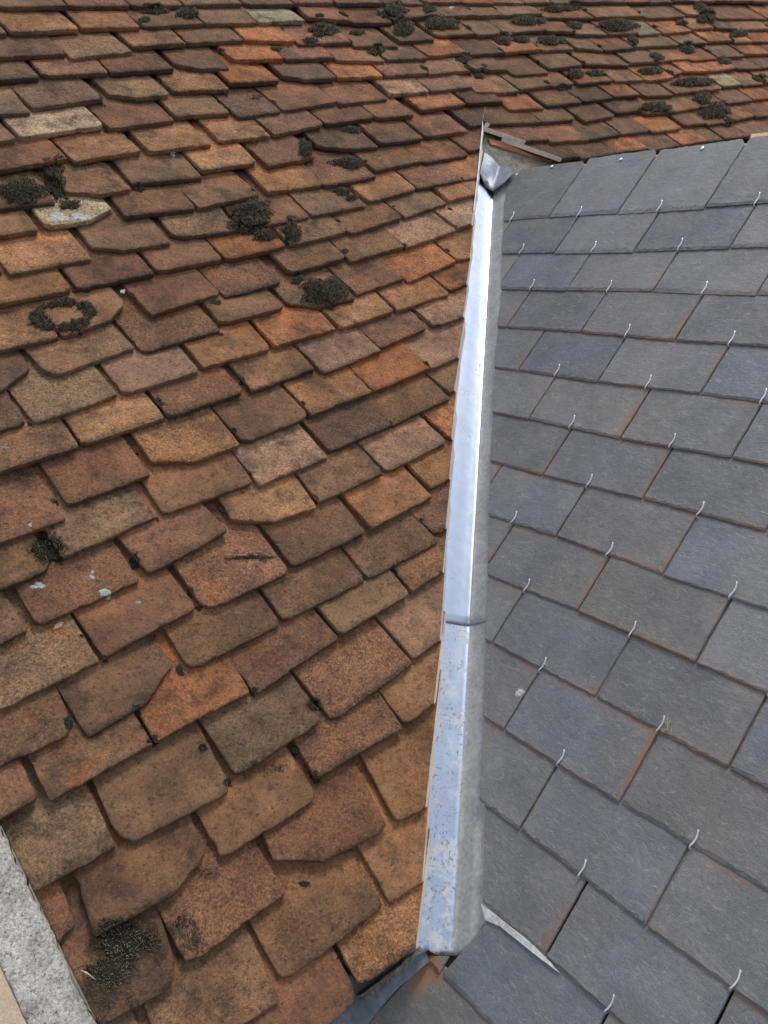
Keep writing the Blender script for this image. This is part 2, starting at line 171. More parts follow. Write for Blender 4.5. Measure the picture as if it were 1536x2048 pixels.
def rough_prism(F,pts,h0,h1,step=8,amp=1.0,edge=2.0,seed=0):
    """slab with its outline subdivided and roughened, top inset, in roof frame F"""
    P=[]
    n=len(pts)
    for i in range(n):
        p=V(pts[i]); q=V(pts[(i+1)%n]); k=max(1,int((q-p).length/step))
        for j in range(k): P.append(p.lerp(q,j/k))
    P=[p+V((nz(p,.08,seed),nz(p,.08,seed+5)))*amp for p in P]
    c=sum(P,V((0,0)))/len(P); bm=bmesh.new()
    bot=[bm.verts.new(F(p.x,p.y,h0)) for p in P]
    mid=[bm.verts.new(F(p.x,p.y,h1-edge*.6)) for p in P]
    top=[]
    for p in P:
        d=(c-p); d.normalize(); q=p+d*edge*(1+.6*nz(p,.1,seed+9)); top.append(bm.verts.new(F(q.x,q.y,h1)))
    m=len(P)
    for i in range(m):
        j=(i+1)%m
        bm.faces.new((bot[i],bot[j],mid[j],mid[i])); bm.faces.new((mid[i],mid[j],top[j],top[i]))
    bm.faces.new(top); bm.faces.new(bot[::-1])
    bmesh.ops.triangulate(bm,faces=[f for f in bm.faces if len(f.verts)>4])
    bmesh.ops.recalc_face_normals(bm,faces=bm.faces)
    return bm
def tube(bm,pts,r,n=8):
    rings=[]
    for i,p in enumerate(pts):
        d=(pts[min(i+1,len(pts)-1)]-pts[max(i-1,0)]).normalized()
        a=d.cross(V((.13,.71,.3))).normalized(); b=d.cross(a)
        rr=r[i] if isinstance(r,(list,tuple)) else r
        rings.append([bm.verts.new(p+a*rr*math.cos(2*math.pi*k/n)+b*rr*math.sin(2*math.pi*k/n)) for k in range(n)])
    for A,B in zip(rings,rings[1:]):
        for k in range(n): bm.faces.new((A[k],A[(k+1)%n],B[(k+1)%n],B[k]))
    bm.faces.new(rings[0][::-1]); bm.faces.new(rings[-1])
# ---------------------------------------------------------------- materials
class M:
    def __init__(s,name,rough=.8,metal=0,spec=.5):
        s.m=bpy.data.materials.new(name); s.m.use_nodes=True; s.t=s.m.node_tree; s.b=s.t.nodes['Principled BSDF']
        s.b.inputs['Roughness'].default_value=rough; s.b.inputs['Metallic'].default_value=metal
        s.b.inputs['Specular IOR Level'].default_value=spec
    def n(s,ty,**k):
        x=s.t.nodes.new(ty)
        for a,v in k.items():
            if a in x.inputs.keys(): s.set(x.inputs[a],v)
            else: setattr(x,a,v)
        return x
    def set(s,i,v):
        if isinstance(v,bpy.types.NodeSocket): s.t.links.new(v,i)
        else: i.default_value=v
    def math(s,op,a,b=0.,c=None):
        x=s.t.nodes.new('ShaderNodeMath'); x.operation=op; s.set(x.inputs[0],a); s.set(x.inputs[1],b)
        if c is not None: s.set(x.inputs[2],c)
        return x.outputs[0]
    def vmath(s,op,a,b):
        x=s.t.nodes.new('ShaderNodeVectorMath'); x.operation=op; s.set(x.inputs[0],a); s.set(x.inputs[1],b); return x
    def pos(s): return s.n('ShaderNodeNewGeometry').outputs['Position']
    def noise(s,scale,det=4,rough=.55,vec=None,dist=0):
        x=s.n('ShaderNodeTexNoise',Scale=scale,Detail=det,Roughness=rough,Distortion=dist)
        s.set(x.inputs['Vector'],vec if vec is not None else s.P); return x.outputs['Fac']
    def ramp(s,f,lo,hi,a=0.,b=1.):
        x=s.n('ShaderNodeMapRange'); x.interpolation_type='SMOOTHSTEP'
        for i,v in zip((0,1,2,3,4),(f,lo,hi,a,b)): s.set(x.inputs[i],v)
        return x.outputs[0]
    def mix(s,f,a,b,mode='MIX'):
        x=s.t.nodes.new('ShaderNodeMix'); x.data_type='RGBA'; x.blend_type=mode
        s.set(x.inputs[0],f); s.set(x.inputs[6],a if isinstance(a,bpy.types.NodeSocket) else (*a,1)); s.set(x.inputs[7],b if isinstance(b,bpy.types.NodeSocket) else (*b,1))
        return x.outputs[2]
    def bump(s,h,dist,strength=1.,prev=None):
        x=s.n('ShaderNodeBump',Strength=strength,Distance=dist,Height=h)
        if prev: s.set(x.inputs['Normal'],prev)
        return x.outputs[0]
    def done(s,color=None,normal=None,rough=None):
        if color is not None: s.set(s.b.inputs['Base Color'],color if isinstance(color,bpy.types.NodeSocket) else (*color,1))
        if normal is not None: s.set(s.b.inputs['Normal'],normal)
        if rough is not None: s.set(s.b.inputs['Roughness'],rough)
        return s.m
def value(m,f,lo,hi):   # brightness multiplier socket -> colour
    x=m.n('ShaderNodeCombineColor'); r=m.ramp(f,.25,.75,lo,hi)
    for i in range(3): m.set(x.inputs[i],r)
    return x.outputs[0]
def mat_tile():
    m=M('weathered_clay',.88,0,.25)
    at=m.n('ShaderNodeAttribute',attribute_name='tint')
    sp_=m.vmath('MULTIPLY_ADD',at.outputs['Color'],(0,0,0))
    cv=m.n('ShaderNodeCombineXYZ'); 
    for i,k in enumerate((3.7,5.1,2.3)): m.set(cv.inputs[i],m.math('MULTIPLY',at.outputs['Alpha'],k*9))
    m.P=m.vmath('ADD',m.pos(),cv.outputs[0]).outputs[0]
    A=at.outputs['Alpha']; fr=lambda k:m.math('FRACT',m.math('MULTIPLY',A,k))
    uv=m.n('ShaderNodeUVMap',uv_map='UVMap'); sx=m.n('ShaderNodeSeparateXYZ'); m.set(sx.inputs[0],uv.outputs[0]); W=sx.outputs[1]
    c=m.mix(1.,at.outputs['Color'],value(m,m.noise(14,5,.6),.68,1.35),'MULTIPLY')
    # cleaner, rosier clay where the course above has sheltered it
    cl=m.math('ADD',W,m.math('MULTIPLY',m.math('SUBTRACT',m.noise(18,5,.6),.5),.12)); cl=m.math('MULTIPLY',m.ramp(cl,.045,.085),m.ramp(fr(13.7),.25,.9,.0,.75))
    c=m.mix(cl,c,m.mix(1.,c,(1.45,1.25,1.15),'MULTIPLY'))
    wr=m.ramp(m.noise(17,7,.66,dist=.4),.54,.70); c=m.mix(m.math('MULTIPLY',wr,m.ramp(fr(29.3),.2,1.,.1,.9)),c,(.47,.185,.075))
    alg=m.ramp(m.noise(15,10,.7,dist=.3),.47,.66); c=m.mix(m.math('MULTIPLY',alg,m.ramp(fr(17.9),.1,1.,.12,.78)),c,(.085,.058,.042))
    alg2=m.ramp(m.noise(75,6,.7),.50,.66); c=m.mix(m.math('MULTIPLY',alg2,.5),c,(.085,.06,.045))
    oc=m.ramp(m.noise(110,4,.6),.58,.70); c=m.mix(m.math('MULTIPLY',oc,.6),c,(.46,.26,.12))
    pl=m.ramp(m.noise(26,10,.8,dist=.7),.57,.68); c=m.mix(m.math('MULTIPLY',pl,m.ramp(fr(41.3),.72,.98,.05,.75)),c,(.50,.42,.37))
    ed=m.math('ADD',W,m.math('MULTIPLY',m.math('SUBTRACT',m.noise(60,5,.7),.5),.03)); c=m.mix(m.math('MULTIPLY',m.ramp(ed,.0,.014,1,0),m.ramp(fr(7.7),.2,1,.1,.7)),c,(.07,.05,.038))
    # soot and algae drifting over several tiles at once
    so=m.noise(5.5,7,.68,vec=m.pos(),dist=.5); c=m.mix(m.math('MULTIPLY',m.ramp(so,.50,.68),.5),c,(.085,.062,.048))
    pk=m.noise(9,8,.72,vec=m.pos(),dist=.4); c=m.mix(m.math('MULTIPLY',m.ramp(pk,.56,.72),.35),c,(.42,.25,.19))
    # sandy grain
    g=m.noise(240,5,.85); g2=m.noise(800,2,.6)
    gs=m.ramp(fr(5.3),.0,1.,.35,1.); c=m.mix(gs,c,value(m,g,.32,2.05),'MULTIPLY'); c=m.mix(gs,c,value(m,g2,.62,1.38),'MULTIPLY')
    vo=m.n('ShaderNodeTexVoronoi',Scale=240.); m.set(vo.inputs['Vector'],m.P)
    dots=m.ramp(vo.outputs['Distance'],.14,.30,1,0); pick=m.ramp(m.noise(160,1),.54,.6)
    c=m.mix(m.math('MULTIPLY',m.math('MULTIPLY',dots,pick),.7),c,(.55,.38,.25))
    pit=m.ramp(m.noise(210,3,.5),.30,.40,1,0); c=m.mix(m.math('MULTIPLY',pit,.6),c,(.04,.027,.02))
    n0=m.bump(m.math('MULTIPLY',m.noise(38,7,.72,dist=.9),m.ramp(fr(53.1),.45,1.,.35,2.0)),.013,1.); n1=m.bump(m.noise(70,6,.65),.009,1.,n0); n2=m.bump(g,.0075,1.,n1); n3=m.bump(m.noise(150,5,.75),.011,1.,n2)
    return m.done(c,n3)
def mat_slate():
    m=M('blue_grey_slate',.5,0,.5); 
    at=m.n('ShaderNodeAttribute',attribute_name='tint')
    uv=m.n('ShaderNodeUVMap',uv_map='UVMap')
    cv=m.n('ShaderNodeCombineXYZ'); 
    for i,k in enumerate((3.7,5.1,2.3)): m.set(cv.inputs[i],m.math('MULTIPLY',at.outputs['Alpha'],k*9))
    geo=m.pos(); m.P=m.vmath('ADD',geo,cv.outputs[0]).outputs[0]
    sx=m.n('ShaderNodeSeparateXYZ'); m.set(sx.inputs[0],uv.outputs[0])
    U,W=sx.outputs[0],sx.outputs[1]        # metres from left side, metres up from the tail
    mp=m.n('ShaderNodeMapping'); m.set(mp.inputs[0],uv.outputs[0]); mp.inputs['Scale'].default_value=(1,1.9,1); 
    m.set(mp.inputs['Location'],cv.outputs[0]); mp.inputs['Rotation'].default_value=(0,0,.35)
    grain=mp.outputs[0]
    c=m.mix(1.,at.outputs['Color'],value(m,m.noise(12,5,.6),.82,1.18),'MULTIPLY')
    br=m.ramp(m.noise(9,6,.6),.44,.68); c=m.mix(m.math('MULTIPLY',br,.38),c,(.20,.17,.14))
    bl=m.ramp(m.noise(16,5,.6,dist=.3),.55,.75); c=m.mix(m.math('MULTIPLY',bl,.25),c,(.095,.115,.15))
    fine=m.noise(70,8,.74,vec=grain,dist=1.1)
    c=m.mix(1.,c,value(m,fine,.82,1.2),'MULTIPLY')
    c=m.mix(1.,c,value(m,m.noise(700,2),.8,1.2),'MULTIPLY')
    # pale hair scratches
    def hair(scale,rot,w,lo):
        mq=m.n('ShaderNodeMapping'); m.set(mq.inputs[0],uv.outputs[0]); m.set(mq.inputs['Location'],cv.outputs[0]); mq.inputs['Rotation'].default_value=(0,0,rot); mq.inputs['Scale'].default_value=(1,2.4,1)
        a=m.noise(scale,2,.5,vec=mq.outputs[0],dist=1.2)
        l=m.ramp(m.math('ABSOLUTE',m.math('SUBTRACT',a,.5)),0,w,1,0)
        return m.math('MULTIPLY',l,m.ramp(m.noise(30,3,vec=mq.outputs[0]),lo,lo+.08))
    h=m.math('MAXIMUM',hair(24,.5,.016,.50),hair(48,-.3,.028,.54))
    c=m.mix(m.math('MULTIPLY',h,.42),c,(.42,.36,.29))
    sm=m.ramp(m.noise(24,7,.75,dist=.8),.66,.73); c=m.mix(m.math('MULTIPLY',sm,.5),c,(.36,.37,.38))
    # brick-red dust gathered in the joints and under the tails
    e1=m.math('MINIMUM',U,m.math('SUBTRACT',.217,U)); e2=m.math('ABSOLUTE',m.math('SUBTRACT',W,.111)); e2=m.math('MINIMUM',e2,m.math('ABSOLUTE',W))
    e=m.math('MINIMUM',e1,e2); e=m.math('ADD',e,m.math('MULTIPLY',m.math('SUBTRACT',m.noise(70,6,.75),.5),.011))
    du=m.ramp(e,.0004,.0030,1,0)
    sg=m.n('ShaderNodeSeparateXYZ'); m.set(sg.inputs[0],geo)
    # roof height: dust lies on the middle courses only
    hh=m.ramp(sg.outputs[2],DZ0,DZ1,1,.0)
    du=m.math('MULTIPLY',du,m.math('MULTIPLY',hh,m.ramp(m.noise(9,4),.40,.62,.0,1)))
    du2=m.ramp(e,.0,.022,1,0); du2=m.math('MULTIPLY',m.math('MULTIPLY',du2,hh),m.ramp(m.noise(12,5,.7),.45,.7))
    c=m.mix(m.math('MULTIPLY',du2,.16),c,(.29,.17,.10)); c=m.mix(m.math('MULTIPLY',du,.72),c,(.25,.125,.065))
    # red mortar dust spilled on the slates below the valley mouth
    ds=m.vmath('DISTANCE',geo,V(S(-30,-1485,0))).outputs['Value']
    ds=m.math('ADD',ds,m.math('MULTIPLY',m.math('SUBTRACT',m.noise(28,6,.7),.5),.09))
    c=m.mix(m.math('MULTIPLY',m.ramp(ds,.018,.05,1,0),.85),c,(.33,.15,.065))
    wd=m.vmath('DISTANCE',geo,V(S(-124,-1070,0))).outputs['Value']
    wd=m.math('ADD',wd,m.math('MULTIPLY',m.math('SUBTRACT',m.noise(150,5,.7),.5),.035))
    c=m.mix(m.math('MULTIPLY',m.ramp(wd,.0045,.0075,1,0),.8),c,(.6,.62,.6))
    n1=m.bump(m.noise(16,3,.5),.004,.5); n2=m.bump(fine,.0015,1.,n1); n3=m.bump(m.noise(500,2),.0003,.6,n2)
    ro=m.ramp(m.noise(20,4),.3,.7,.36,.54)
    return m.done(c,n3,ro)
def mat_zinc(name,wx):
    m=M(name,.3,1.,.5); m.P=m.pos()
    sg=m.n('ShaderNodeVectorMath'); 
    # streak along the fall of the valley: stretch noise along it
    mp=m.n('ShaderNodeMapping'); m.set(mp.inputs[0],m.P); mp.inputs['Rotation'].default_value=VROT; mp.inputs['Scale'].default_value=(1,1,.12)
    st=m.noise(60,4,.6,vec=mp.outputs[0]); 
    c=m.mix(m.ramp(st,.15,.9),(.46,.52,.61),(.55,.61,.70))
    ox=m.ramp(m.noise(38,8,.75,dist=.5),(.70-.20*wx),(.80-.22*wx))
    ox=m.math('MULTIPLY',ox,m.ramp(m.noise(6,3),.55-.25*wx,.7-.25*wx))
    sp=m.ramp(m.noise(170,5,.75),.55,.61); sp=m.math('MULTIPLY',sp,m.ramp(m.noise(18,6,.75),.53-.12*wx,.62-.12*wx))
    c=m.mix(m.math('MULTIPLY',ox,.7),c,(.60,.59,.58)); c=m.mix(m.math('MULTIPLY',sp,.55+.2*wx),c,(.22,.2,.19))
    met=m.math('SUBTRACT',1.,m.math('MULTIPLY',ox,.55)); m.set(m.b.inputs['Metallic'],met)
    ro=m.math('ADD',m.ramp(st,.1,.9,.27+.06*wx,.33+.08*wx),m.math('MULTIPLY',m.math('MAXIMUM',ox,sp),.35))
    n=m.bump(m.noise(5,1),.004,.3); n=m.bump(m.noise(300,3),.0003,.4,n)
    return m.done(c,n,ro)
def mat_simple(name,col,rough=.8,metal=0,grain=200,lo=.75,hi=1.25,b=.001,big=20,blo=.8,bhi=1.2,spec=.4):
    m=M(name,rough,metal,spec); m.P=m.pos()
    c=m.mix(1.,col,value(m,m.noise(grain,3),lo,hi),'MULTIPLY'); c=m.mix(1.,c,value(m,m.noise(big,5,.6),blo,bhi),'MULTIPLY')
    n=m.bump(m.noise(grain,4),b) if b else None
    return m.done(c,n)
def mat_moss():
    m=M('dry_moss',.95,0,.1); m.P=m.pos(); at=m.n('ShaderNodeAttribute',attribute_name='tint')
    c=m.mix(1.,at.outputs['Color'],value(m,m.noise(90,4),.6,1.5),'MULTIPLY')
    return m.done(c)
def mat_concrete():
    m=M('rough_mortar',.95,0,.2); m.P=m.pos()
    c=m.mix(m.ramp(m.noise(26,6,.7),.35,.65),(.80,.74,.65),(.48,.44,.38))
    vo=m.noise(240,5,.8); c=m.mix(1.,c,value(m,vo,.45,1.9),'MULTIPLY'); c=m.mix(m.ramp(m.noise(120,5,.75),.5,.66),c,(.80,.78,.74)); c=m.mix(m.ramp(m.noise(130,7,.8),.56,.65),c,(.10,.09,.075)); c=m.mix(m.ramp(m.noise(8,5,.6),.55,.9),c,(.36,.33,.28))
    n=m.bump(m.noise(60,6,.7),.006); n=m.bump(vo,.003,1.,n)
    return m.done(c,n)
def mat_bed():
    m=M('mossy_mortar',.9,0,.3); m.P=m.pos()
    c=m.mix(m.ramp(m.noise(30,6,.7),.38,.62),(.12,.115,.075),(.22,.20,.16)); c=m.mix(m.ramp(m.noise(12,5),.55,.7),c,(.27,.135,.075))
    c=m.mix(m.ramp(m.noise(140,4,.7),.6,.68),c,(.42,.42,.38))
    return m.done(c,m.bump(m.noise(80,5,.7),.005))
CLAY,SLATE=mat_tile(),None
VD=NT.cross(NS); VD=VD if VD.z>0 else -VD; VD.normalize()
VROT=VD.rotation_difference(V((0,0,1))).to_euler()
VROT=tuple(VROT)
DZ0,DZ1=S(0,-400).z,S(0,-60).z
SLATE=mat_slate()
ZN_UP,ZN_LOW=mat_zinc('bright_zinc',.15),mat_zinc('weathered_zinc',1.)
ZN_DULL=mat_simple('dull_zinc',(.46,.455,.43),.48,.35,160,.85,1.15,.0004,30,.85,1.12)
STEEL=mat_simple('steel_wire',(.86,.87,.88),.4,.85,400,.9,1.1,0)
LEADM=mat_simple('lead_sheet',(.12,.135,.15),.55,.2,120,.8,1.2,.0006,18,.75,1.3)
LEADC=mat_simple('pale_lead',(.30,.32,.36),.5,.3,120,.85,1.15,.0006,24,.6,1.25)
PINE=mat_simple('new_pine',(.66,.45,.20),.7,0,300,.9,1.1,.0004,30,.85,1.15)
DECKM=mat_simple('old_batten_wood',(.10,.07,.045),.9,0,150,.7,1.3,.002)
CONC,BED=mat_concrete(),mat_bed()
PLAST=mat_simple('ochre_render',(.52,.40,.27),.9,0,350,.88,1.12,.001)
CUTM=mat_simple('cut_clay',(.80,.70,.61),.85,0,250,.85,1.15,.0006)
MOSSM=mat_moss()
STRAWM=mat_simple('dry_straw',(.50,.38,.19),.8,0,300,.8,1.2,0)
LICHM=mat_simple('grey_lichen',(.36,.37,.31),.95,0,260,.6,1.35,.0015,60,.75,1.2)
LICHP=mat_simple('pale_bloom',(.42,.33,.28),.95,0,260,.7,1.25,.001,60,.8,1.2)
# ---------------------------------------------------------------- the ground far below
bm=bmesh.new(); poly_prism(bm,[V((x,y,-6)) for x,y in ((-900,-900),(900,-900),(900,900),(-900,900))],[V((x,y,-6.3)) for x,y in ((-900,-900),(900,-900),(900,900),(-900,900))])
tag(obj('ground',bm,mat_simple('yard_ground',(.16,.15,.11),.95,0,3,.8,1.2,0,.2),origin=V((0,0,-6))),kind='structure')
# ---------------------------------------------------------------- tile roof
SLOPE,TH,LEN=.168,14.3,240.
TINT={'b':(.305,.172,.092),'y':(.325,.205,.115),'d':(.170,.105,.072),'r':(.320,.155,.090),'o':(.54,.215,.090),'O':(.47,.235,.110),'p':(.50,.285,.175),'t':(.50,.40,.24),'T':(.72,.50,.32)}
roof=empty('clay_tile_roof',T(700,400,-80),'old main roof of weathered brown and orange clay tiles left of and above the valley','roof')
def tile_bm(a0,b0,a1,b1,fl,seed,nx=24,far=False):
    R=random.Random(seed); bm=bmesh.new()
    p0,p1=V((a0,b0)),V((a1,b1)); L=(p1-p0).length
    e=(p1-p0)/L; g=V((-e.y,e.x)); ang=R.uniform(-.012,.012)
    gap=R.uniform(.9,2.6); L2=L-2*gap; p0=p0+e*gap
    ds=[0,1.6,4.5,10,18,28,40,52,64,76,90,110,170,LEN] if not far else [0,3,12,40,80,110,LEN]
    if far: nx=9
    ca,cb_=(R.uniform(5,15),R.uniform(3,9)) if R.random()<.5 else (0,0); cd,ce=(R.uniform(5,15),R.uniform(3,9)) if R.random()<.35 else (0,0)
    nk=[(R.uniform(.1,.9)*L2,R.uniform(3,9),R.uniform(.8,2.6)) for _ in range(R.choice((0,1,2,3)))]
    xs=[0,1.5/L2,4/L2]+[ (i+.0)/(nx) for i in range(1,nx)]+[1-4/L2,1-1.5/L2,1]; xs=sorted(set(max(0,min(1,x)) for x in xs))
    lift=R.uniform(-1.0,1.8); roll=R.uniform(-.010,.010); cam_=R.uniform(-1.,2.4); tw=R.uniform(-1.5,1.5)
    rl=R.uniform(1.5,6); rr=R.uniform(1.5,6)
    if 'l' in fl: rl=R.uniform(18,26)
    if 'r' in fl: rr=R.uniform(18,26)
    cw,ch=R.uniform(50,64),R.uniform(24,32)
    bow=R.uniform(-1.5,1.5)
    def tail(x):   # how far the tail edge is eaten back at distance x from the left side
        o=0
        if x<rl: o=max(o,rl-math.sqrt(max(0,rl*rl-(rl-x)**2)))
        if L2-x<rr: o=max(o,rr-math.sqrt(max(0,rr*rr-(rr-(L2-x))**2)))
        if 'L' in fl and x<cw: o=max(o,ch*(1-x/cw)**.8+1.5*nz((x,seed*3.1),.12))
        if 'R' in fl and L2-x<cw: o=max(o,ch*1.15*(1-(L2-x)/cw)**.8+1.5*nz((x,seed*3.1),.12))
        o+=bow*(1-(2*x/L2-1)**2)+1.5*nz((x,seed*1.7),.06)+1.3*nz((x,seed*2.3),.16)+.9*nz((x,seed*3.3),.35)
        if ca and x<ca: o+=cb_*(1-x/ca)
        if cd and L2-x<cd: o+=ce*(1-(L2-x)/cd)
        for (nx_,nw,nh) in nk:
            if abs(x-nx_)<nw: o+=nh*(1-abs(x-nx_)/nw)
        if 'b' in fl: o+=2.5+3.5*nz((x,seed*.7),.07)
        return o
    nick=R.uniform(15,70) if R.random()<.5 or 'n' in fl else None
    nside=R.choice((0,1)) if 'n' not in fl else 1; nd=R.uniform(2,4) if 'n' not in fl else 11
    grid=[];P2=[];uvd={}; uvl=bm.loops.layers.uv.new('UVMap')
    for d in ds:
        row=[];r2=[]
        for t in xs:
            x=t*L2; o=tail(x) if d<LEN else 0
            dd=o*(1-d/LEN)+d
            xx=x+ (0.9*nz((d,seed*1.3),.07) if t in (0,1) else 0)
            if nick and ((nside==0 and t<.12) or (nside==1 and t>.88)):
                k=max(0,1-abs(dd-nick)/(16 if nd>5 else 9)); xx+=nd*k*(1 if nside==0 else -1)*(1-min(t,1-t)/.12)
            q=p0+e*xx+g*dd
            h=lift+roll*(x-L2/2)-SLOPE*dd+cam_*(-(2*t-1)**2)*.6+tw*(2*t-1)*(dd/100)
            ed=min(x,L2-x)
            er=max(0,1-(d)/5)**2*1.7+max(0,1-ed/4)**2*1.2
            h-=er*(1+.5*nz(q,.09,seed)); h+=1.3*nz(q,.035,seed)+1.0*nz(q,.09,seed+3)+(.6*nz(q,.22,seed+7) if not far else 0)
            row.append(bm.verts.new(T(q.x,q.y,h))); r2.append((q,h)); uvd[row[-1]]=(xx/1000,dd/1000)
        grid.append(row);P2.append(r2)
    nyy,nxx=len(ds),len(xs)
    for j in range(nyy-1):
        for i in range(nxx-1):
            f=bm.faces.new((grid[j][i],grid[j][i+1],grid[j+1][i+1],grid[j+1][i])); f.smooth=True
    # perimeter and underside
    per=[(0,i) for i in range(nxx)]+[(j,nxx-1) for j in range(1,nyy)]+[(nyy-1,i) for i in range(nxx-2,-1,-1)]+[(j,0) for j in range(nyy-2,0,-1)]
    low=[];mid=[]
    for (j,i) in per:
        q,h=P2[j][i]; c=P2[nyy//2][nxx//2][0]; d=(c-q).normalized()
        jt=nz(q,.12,seed+11); qq=q-d*(.6+.8*jt)
        hb=h-TH+1.2*nz(q,.05,seed+2)+ (2.0 if j==0 else 0)
        qb=q+d*(1.2+.8*nz(q,.1,seed+4))
        mid.append(bm.verts.new(T(qq.x,qq.y,(h*.45+hb*.55)))); low.append(bm.verts.new(T(qb.x,qb.y,hb)))
    m=len(per)
    for k in range(m):
        k2=(k+1)%m; A=grid[per[k][0]][per[k][1]]; B=grid[per[k2][0]][per[k2][1]]
        bm.faces.new((B,A,mid[k],mid[k2])).smooth=False; bm.faces.new((mid[k2],mid[k],low[k],low[k2])).smooth=False
    bm.faces.new(low)
    for f in bm.faces:
        for l in f.loops: l[uvl].uv=uvd.get(l.vert,(0,0))
    return bm
def cut(bm,p,q,F,keep,mat_idx=None,plumb=False):
    """saw off along the line p-q (roof frame mm), keep the side of point keep"""
    a,b=F(*p),F(*q); n=(b-a).cross(V((0,0,1)) if plumb else F(0,0,1)-F(0,0,0)).normalized()
    if (F(*keep)-a).dot(n)<0: n=-n
    r=bmesh.ops.bisect_plane(bm,geom=list(bm.verts)+list(bm.edges)+list(bm.faces),dist=1e-6,plane_co=a,plane_no=n,clear_inner=True)
    ed=[x for x in bm.edges if x.is_boundary]
    if ed:
        f=bmesh.ops.holes_fill(bm,edges=ed,sides=0)['faces'] if len(ed)>2 else []
        for x in f:
            x.smooth=False
            if mat_idx is not None: x.material_index=mat_idx
        return True
def cutline(bmid):
    for (p,q) in zip(CUT,CUT[1:]):
        if q[1]<=bmid<=p[1]: return p,q
    return (CUT[0],CUT[1]) if bmid>CUT[0][1] else (CUT[-2],CUT[-1])
def lin(p,q,a,b): return (q[0]-p[0])*(b-p[1])-(q[1]-p[1])*(a-p[0])
BVH_V=[];BVH_F=[]
def remember(bm):
    o=len(BVH_V); bm.verts.index_update(); BVH_V.extend([v.co.copy() for v in bm.verts])
    for f in bm.faces:
        if f.smooth: BVH_F.append([o+v.index for v in f.verts])
tiles=[]
SHAPES=('','L','R','l','r','b','n'); KINDS='.bydroOptT'
for p in TILES: tiles.append((*p[:5],(SHAPES[p[5]],KINDS[p[6]],'M' if p[7] else 'L')))
# continue the courses above and beside the picture
byrow={}
for t in tiles: byrow.setdefault(t[0],[]).append(t)
extra=[]
def addx(k,a,b,wd,dv): extra.append((k,a,b,a+wd,b+dv,('','.','x')))
for k in sorted(byrow):
    R=byrow[k]; l=min(R,key=lambda t:t[1]); a,b=l[1],l[2]
    for _ in range(2):
        wd=rnd.randint(150,172)
        if a-wd>-140+0*k: addx(k,a-wd-2,b+rnd.randint(-3,3),wd,0); a-=wd+2
    r=max(R,key=lambda t:t[3])
    if k>=13:
        a,b=r[3],r[4]
        for _ in range(3): wd=rnd.randint(155,178); addx(k,a+2,b+rnd.randint(-4,4),wd,rnd.randint(-3,3)); a+=wd+2
for k in range(22,26):
    b0=(k-21)*86+max(t[2] for t in byrow[21] if t[1]<1500)-4
    a=560-(k%2)*80
    while a<5200 and not (k>22 and a>3300):
        wd=rnd.randint(150,185); bb=b0+rnd.randint(-6,6)+ (a-1000)*.0
        addx(k,a,bb,wd,rnd.randint(-5,5)); a+=wd+3
if not BUILD_ALL: extra=extra
KEYS='bbbrrdyO'
FARK='ddrrbbyod'
def tint_of(t):
    c=t[5][1]
    R=random.Random(t[1]*13+t[2])
    if c=='.': c=R.choice(KEYS if t[1]<1700 else FARK)
    w=.08 if c in 'oOpTt' else .34; v=[x*(1-w)+y*w for x,y in zip(TINT[c],(.34,.175,.086))]
    k=R.uniform(1.05,1.34); s=R.uniform(-.04,.04)
    if t[1]>1700: k*=R.choice((.74,.88,1.05))
    return (v[0]*k*(1+s),v[1]*k,v[2]*k*(1-s))
CLAY2=None
stuff=[]
def visible_size(t):
    c=T((t[1]+t[3])/2,(t[2]+t[4])/2); d=c.length; return (t[3]-t[1])/d
order=sorted(tiles,key=visible_size,reverse=True)
alltiles=[(t,True) for t in order]+[(t,False) for t in extra]
nparts=0
stuffbm=bmesh.new(); stl=stuffbm.loops.layers.float_color.new('tint'); stuffbm.loops.layers.uv.new('UVMap')
for idx,(t,tr) in enumerate(alltiles):
    k,a0,b0,a1,b1,fl=t; seed=(a0*7+b0*13)%997/10.+.37
    far=visible_size(t)<.062 or not tr
    bm=tile_bm(a0,b0,a1,b1,fl[0],seed,far=far)
    am,bmid=(a0+a1)/2,(b0+b1)/2+40
    side=fl[2]; fl=fl[0]
    cutf=False
    if k<16 and side in 'Lx' and am<2300 or (k<=12):
        p,q=cutline(bmid)
        # which side is kept: the left of the valley
        keep=(p[0]-400,p[1]+100)
        if am>p[0]+1200: bm.free(); continue
        cut(bm,p,q,T,keep,1,True)
    if side=='M' and am<2400:
        (p,q)=CUTR; cut(bm,p,q,T,(p[0]+600,p[1]+300),1)
    if a0<60: cut(bm,(17,0),(17,100),T,(200,0))
    if len(bm.faces)<12: bm.free(); continue
    bmesh.ops.recalc_face_normals(bm,faces=bm.faces)
    remember(bm)
    ti=tint_of(t)
    if nparts<300:
        obj('tile',bm,CLAY,roof,tint=ti,seed=seed%1,extra=CUTM); nparts+=1
    else:
        cl=bm.loops.layers.float_color.new('tint')
        for f in bm.faces:
            for l in f.loops: l[cl]=(*ti,seed%1)
        me=bpy.data.meshes.new('tmp'); me.materials.append(CLAY); me.materials.append(CUTM); bm.to_mesh(me); bm.free(); stuffbm.from_mesh(me); bpy.data.meshes.remove(me)
o=obj('more_tiles',stuffbm,CLAY,roof,extra=CUTM); o['kind']='stuff'
BVH=BVHTree.FromPolygons(BVH_V,BVH_F)
def drop(a,b):
    r=BVH.ray_cast(T(a,b,80),-NT,.2)
    if r[0] is None: return -25.
    return (r[0]-T(a,b,0)).dot(NT)*1000
